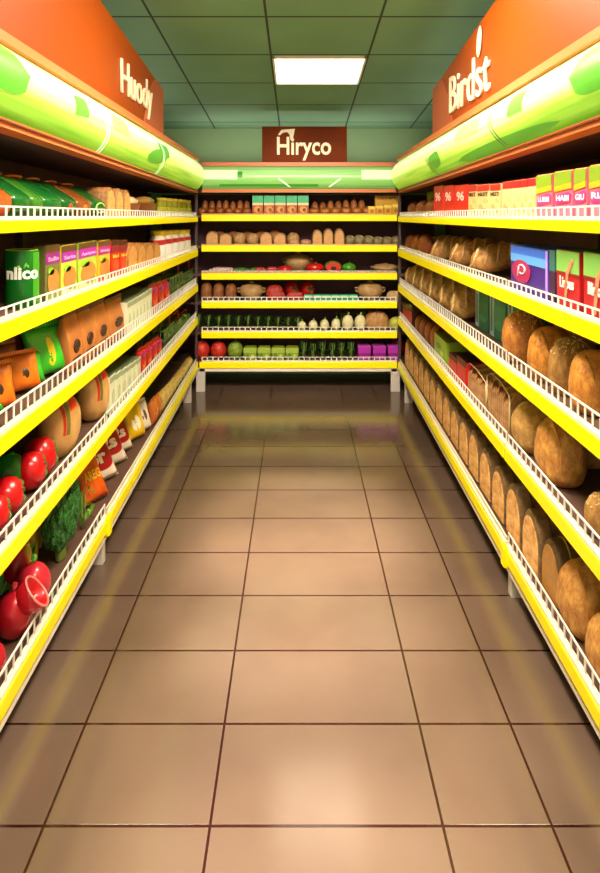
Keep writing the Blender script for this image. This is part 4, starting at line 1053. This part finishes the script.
# third
tray = Proto('meat_tray', 'tray', .28, .14, .05, [('tray', prism([(-.14, .03), (-.12, 0), (.12, 0), (.14, .03), (.13, .03), (.115, .006), (-.115, .006), (-.13, .03)], 0, .14, axis='y'), M('#e0d0c8', .4), False), ('meat', blob(.23, .12, .04, .6, .5, .12, 5, 24, 10, 3, (0, .07, .006)), M('#c08078', .5, 'noise', '#e8d0c8', 40), True)])
brow(tray, 2, 208, 236, 1, 268, 268, 'low white tray of pink sliced meat', None)
cu = cucumber()
brow(cu, 2, 233, 267, 2, 268.5, 268, 'green cucumber', 'cucumbers on the end shelving', depth=.06, yaw=.5)
ch = cucumber('red_chili', '#b81c18', '#8a1010', .2, .05, .045)
brow(ch, 2, 254, 278, 2, 268, 267, 'long red chili', 'red chilies on the end shelving', y=6.03)
rpp = pepper('#c8201a', '#a01010'); gpp = pepper('#4f9a28', '#347a1c')
brow(rpp, 2, 276, 293, 1, 266, 266, 'red bell pepper left of the tan pot', None)
pt_ = pot('stew_pot', 'pot', '#c09a68', '#a07c4c')
brow(pt_, 2, 282, 314, 1, 253, 253, 'large tan lidded pot between red peppers', None, y=6.16, depth=.28)
brow(rpp, 2, 305, 325, 1, 263, 263, 'large red bell pepper in front of the tan pot', None, y=6.03)
mel = Proto('cut_melon', 'melon', .19, .12, .12, [('rind', shift(blob(.19, .19, .12, 1, 1, 0, 1, 26, 14, 0, (0, .095, 0), flat=.9), 0, 0, 0), M('#8a8a34', .4, 'stripe', '#4a6a1c', 30), True), ('flesh', disc(0, .06, .078, .048, .006, th=.012), M('#c82418', .35), False), ('seeds', disc(0, .05, .03, .022, -.006, th=.004), M('#2a1010', .4), False)])
brow(mel, 2, 324, 343, 1, 262, 262, 'cut melon showing red flesh and dark seeds', None, y=6.03)
brow(gpp, 2, 342, 357, 1, 263, 263, 'green bell pepper beside the cut melon', None)
brow(pt_, 2, 372, 402, 1, 264.5, 264.5, 'low tan lidded dish near the bread side', None, depth=.25)
# fourth
ln_ = loaf('brown_loaf', 'loaf', '#9a6034', '#744222', .2, .16, .15, None, 0, seed=41)
brow(ln_, 3, 199, 236, 3, 284, 284, 'dull brown loaf', 'brown loaves on the end shelving', jit=.06)
brow(pt_, 3, 236, 265, 1, 283, 283, 'tan lidded pot beside the brown loaves', None, depth=.24)
rm = loaf('red_meat', 'meat', '#b8382c', '#8a2018', .2, .14, .12, None, 0, seed=44)
brow(rm, 3, 265, 284, 1, 286, 286, 'red piece of meat beside the tan pot', None)
brow(rm, 3, 268, 304, 2, 292, 292, 'low red piece of meat in front', 'red meat on the end shelving', y=6.03, depth=.08)
brow(tom, 3, 284, 316, 2, 284, 284, 'large red tomato at the back', 'tomatoes on the end shelving', y=6.2, depth=.16)
gct = carton('green_tub', 'tub', .085, .09, .06, '#1fa070', [(.6, .98, '#c8f0dc')], None, top='#38c090')
brow(gct, 3, 304, 358, 6, 296, 296, 'small green tub', 'green tubs on the end shelving', y=6.03)
brow(pt_, 3, 356, 387, 1, 282, 282, 'tan lidded pot beside the green tubs', None, depth=.24)
wdg = loaf('pale_loaf', 'loaf', '#d0b080', '#ac8854', .15, .12, .09, '#e8d4a8', 1, seed=47)
brow(wdg, 3, 387, 402, 1, 292, 292, 'pale loaf at the bread side corner', None)
# fifth
hh_ = herb('herb_bunch', '#2f6a1c', '#1a4a12', .12, .13, 60, 8)
brow(hh_, 4, 192, 302, 11, 314, 318, 'dark green herb bunch', 'herb bunches on the end shelving', jit=.06, fill=.95)
wr = egg('white_onion', 'onion', '#e6dfb8', '#c8c08c', rough=.4, bump=0, stem='#8aa84c', h=.09)
brow(wr, 4, 296, 342, 4, 323, 319, 'white onion', 'white onions on the end shelving', y=6.035, fill=.8)
brow(wr, 4, 342, 367, 2, 316, 316, 'large white onion', 'white onions on the end shelving', y=6.035)
brow(hb2, 4, 335, 368, 2, 312, 312, 'pale green leaf bunch behind the onions', 'leaf bunches on the end shelving', y=6.2)
cab = loaf('tan_squash', 'squash', '#c8965c', '#a0703c', .24, .18, .15, '#8a5c30', 3, seed=50)
brow(cab, 4, 365, 391, 1, 313, 313, 'tan ribbed squash beside the white onions', None)
lm = egg('pale_lemon', 'fruit', '#c8c850', '#98a030', rough=.35, bump=0)
brow(lm, 4, 389, 404, 1, 318, 318, 'yellow green lemon at the bread side corner', None)
# bottom
mr = egg('red_melon', 'melon', '#d8361c', '#a8201a', stem='#5a7a28', sc=30, w=.16, d=.16, h=.16); mg = egg('green_melon', 'melon', '#8fa832', '#5f7c1c', stem='#5a7a28', sc=30, w=.16, d=.16, h=.16)
brow([mr, mr, mg], 5, 192, 243, 3, 343, 343, ['round red fruit', 'round red fruit', 'round green melon'], 'round fruit on the end shelving', depth=.16)
cube_ = carton('green_pack', 'green pack', .14, .12, .1, '#86a02c', [(.6, .96, '#a0b848')], [(-.2, .4, .12, .2, '#5f7c1c'), (.2, .3, .14, .2, '#b8c860')], bv=.02)
brow(cube_, 5, 243, 299, 4, 348, 348, 'yellow green rounded pack', 'green packs on the end shelving')
hk = herb('leafy_bunch', '#3a6a22', '#1c4214', .12, .16, 60, 12)
brow(hk, 5, 299, 356, 6, 341, 341, 'leafy dark green bunch', 'leafy bunches on the end shelving', jit=.06, fill=.95)
pu = carton('purple_box', 'purple box', .14, .14, .12, '#8a148a', [(.55, .97, '#b02cb0'), (.12, .3, '#d060c8')], None, top='#c048c0', bv=.01)
brow(pu, 5, 357, 402, 3, 347, 347, 'purple box', 'purple boxes on the end shelving', fill=.86)
put(mr, 'round red fruit behind the purple box at the bread side corner', 'round fruit on the end shelving', (1.06, 6.25, btop(5)+.001), 0, .16, .16, .17)

# ------------------------------------------------------------------ camera, world, lights
for y_ in (1.3, 2.1, 2.9, 3.5):      # added spots, out of view, to brighten the middle of the floor
    la = bpy.data.lights.new('added_floor_spot', 'SPOT'); la.energy = 800; la.spot_size = math.radians(32); la.spot_blend = .8; la.shadow_soft_size = .06; la.color = lin('#fff0d8')[:3]
    lo = bpy.data.objects.new('added_floor_spot', la); COL.objects.link(lo); lo.location = (.05, y_, ceil_z(y_)-.08)
for x_ in (-.5, .5):      # unseen spots added to brighten the end shelving
    la = bpy.data.lights.new('added_end_spot', 'SPOT'); la.energy = 190; la.spot_size = math.radians(44); la.spot_blend = .6; la.shadow_soft_size = .12; la.color = lin('#fff0dc')[:3]
    lo = bpy.data.objects.new('added_end_spot', la); COL.objects.link(lo); lo.location = (x_, 2.6, ceil_z(2.6)-.1)
    lo.rotation_euler = (Vector((x_*.6, 6.1, 1.25))-lo.location).to_track_quat('-Z', 'Y').to_euler()
for s_ in (-1, 1):    # added lamps hidden on top of the canopies to brighten the ceiling
    la = bpy.data.lights.new('added_uplight', 'AREA'); la.shape = 'RECTANGLE'; la.size = .25; la.size_y = 4.0; la.energy = 6; la.color = lin('#fff2dc')[:3]
    lo = bpy.data.objects.new('added_uplight', la); COL.objects.link(lo); lo.location = (s_*1.32, 3.7, canz(1.7)[2]+.05); lo.rotation_euler = (PI, 0, 0)
la = bpy.data.lights.new('added_uplight', 'AREA'); la.shape = 'RECTANGLE'; la.size = 2.4; la.size_y = .2; la.energy = 8; la.color = lin('#fff2dc')[:3]  # added hidden lamp behind the end canopy, brightens ceiling and back wall
lo = bpy.data.objects.new('added_uplight', la); COL.objects.link(lo); lo.location = (0, 6.3, ZB1+.06); lo.rotation_euler = (PI, 0, 0)

w = bpy.data.worlds.new('World'); SC.world = w; w.use_nodes = True
w.node_tree.nodes['Background'].inputs[0].default_value = lin('#ffe6c8'); w.node_tree.nodes['Background'].inputs[1].default_value = 1.2
cd = bpy.data.cameras.new('Camera'); co = bpy.data.objects.new('Camera', cd); COL.objects.link(co)
co.location = (0, 0, H); co.rotation_euler = (PI/2, 0, 0)
cd.sensor_fit = 'HORIZONTAL'; cd.sensor_width = 36; cd.lens = 36*F/600; cd.clip_start = .05
cd.shift_x = (300-CX)/600; cd.shift_y = -(436.5-CY)/600
SC.camera = co
SC.view_settings.view_transform = 'Standard'; SC.view_settings.look = 'None'; SC.view_settings.exposure = 0
try:
    SC.cycles.use_denoising = True; SC.cycles.max_bounces = 6
except Exception: pass
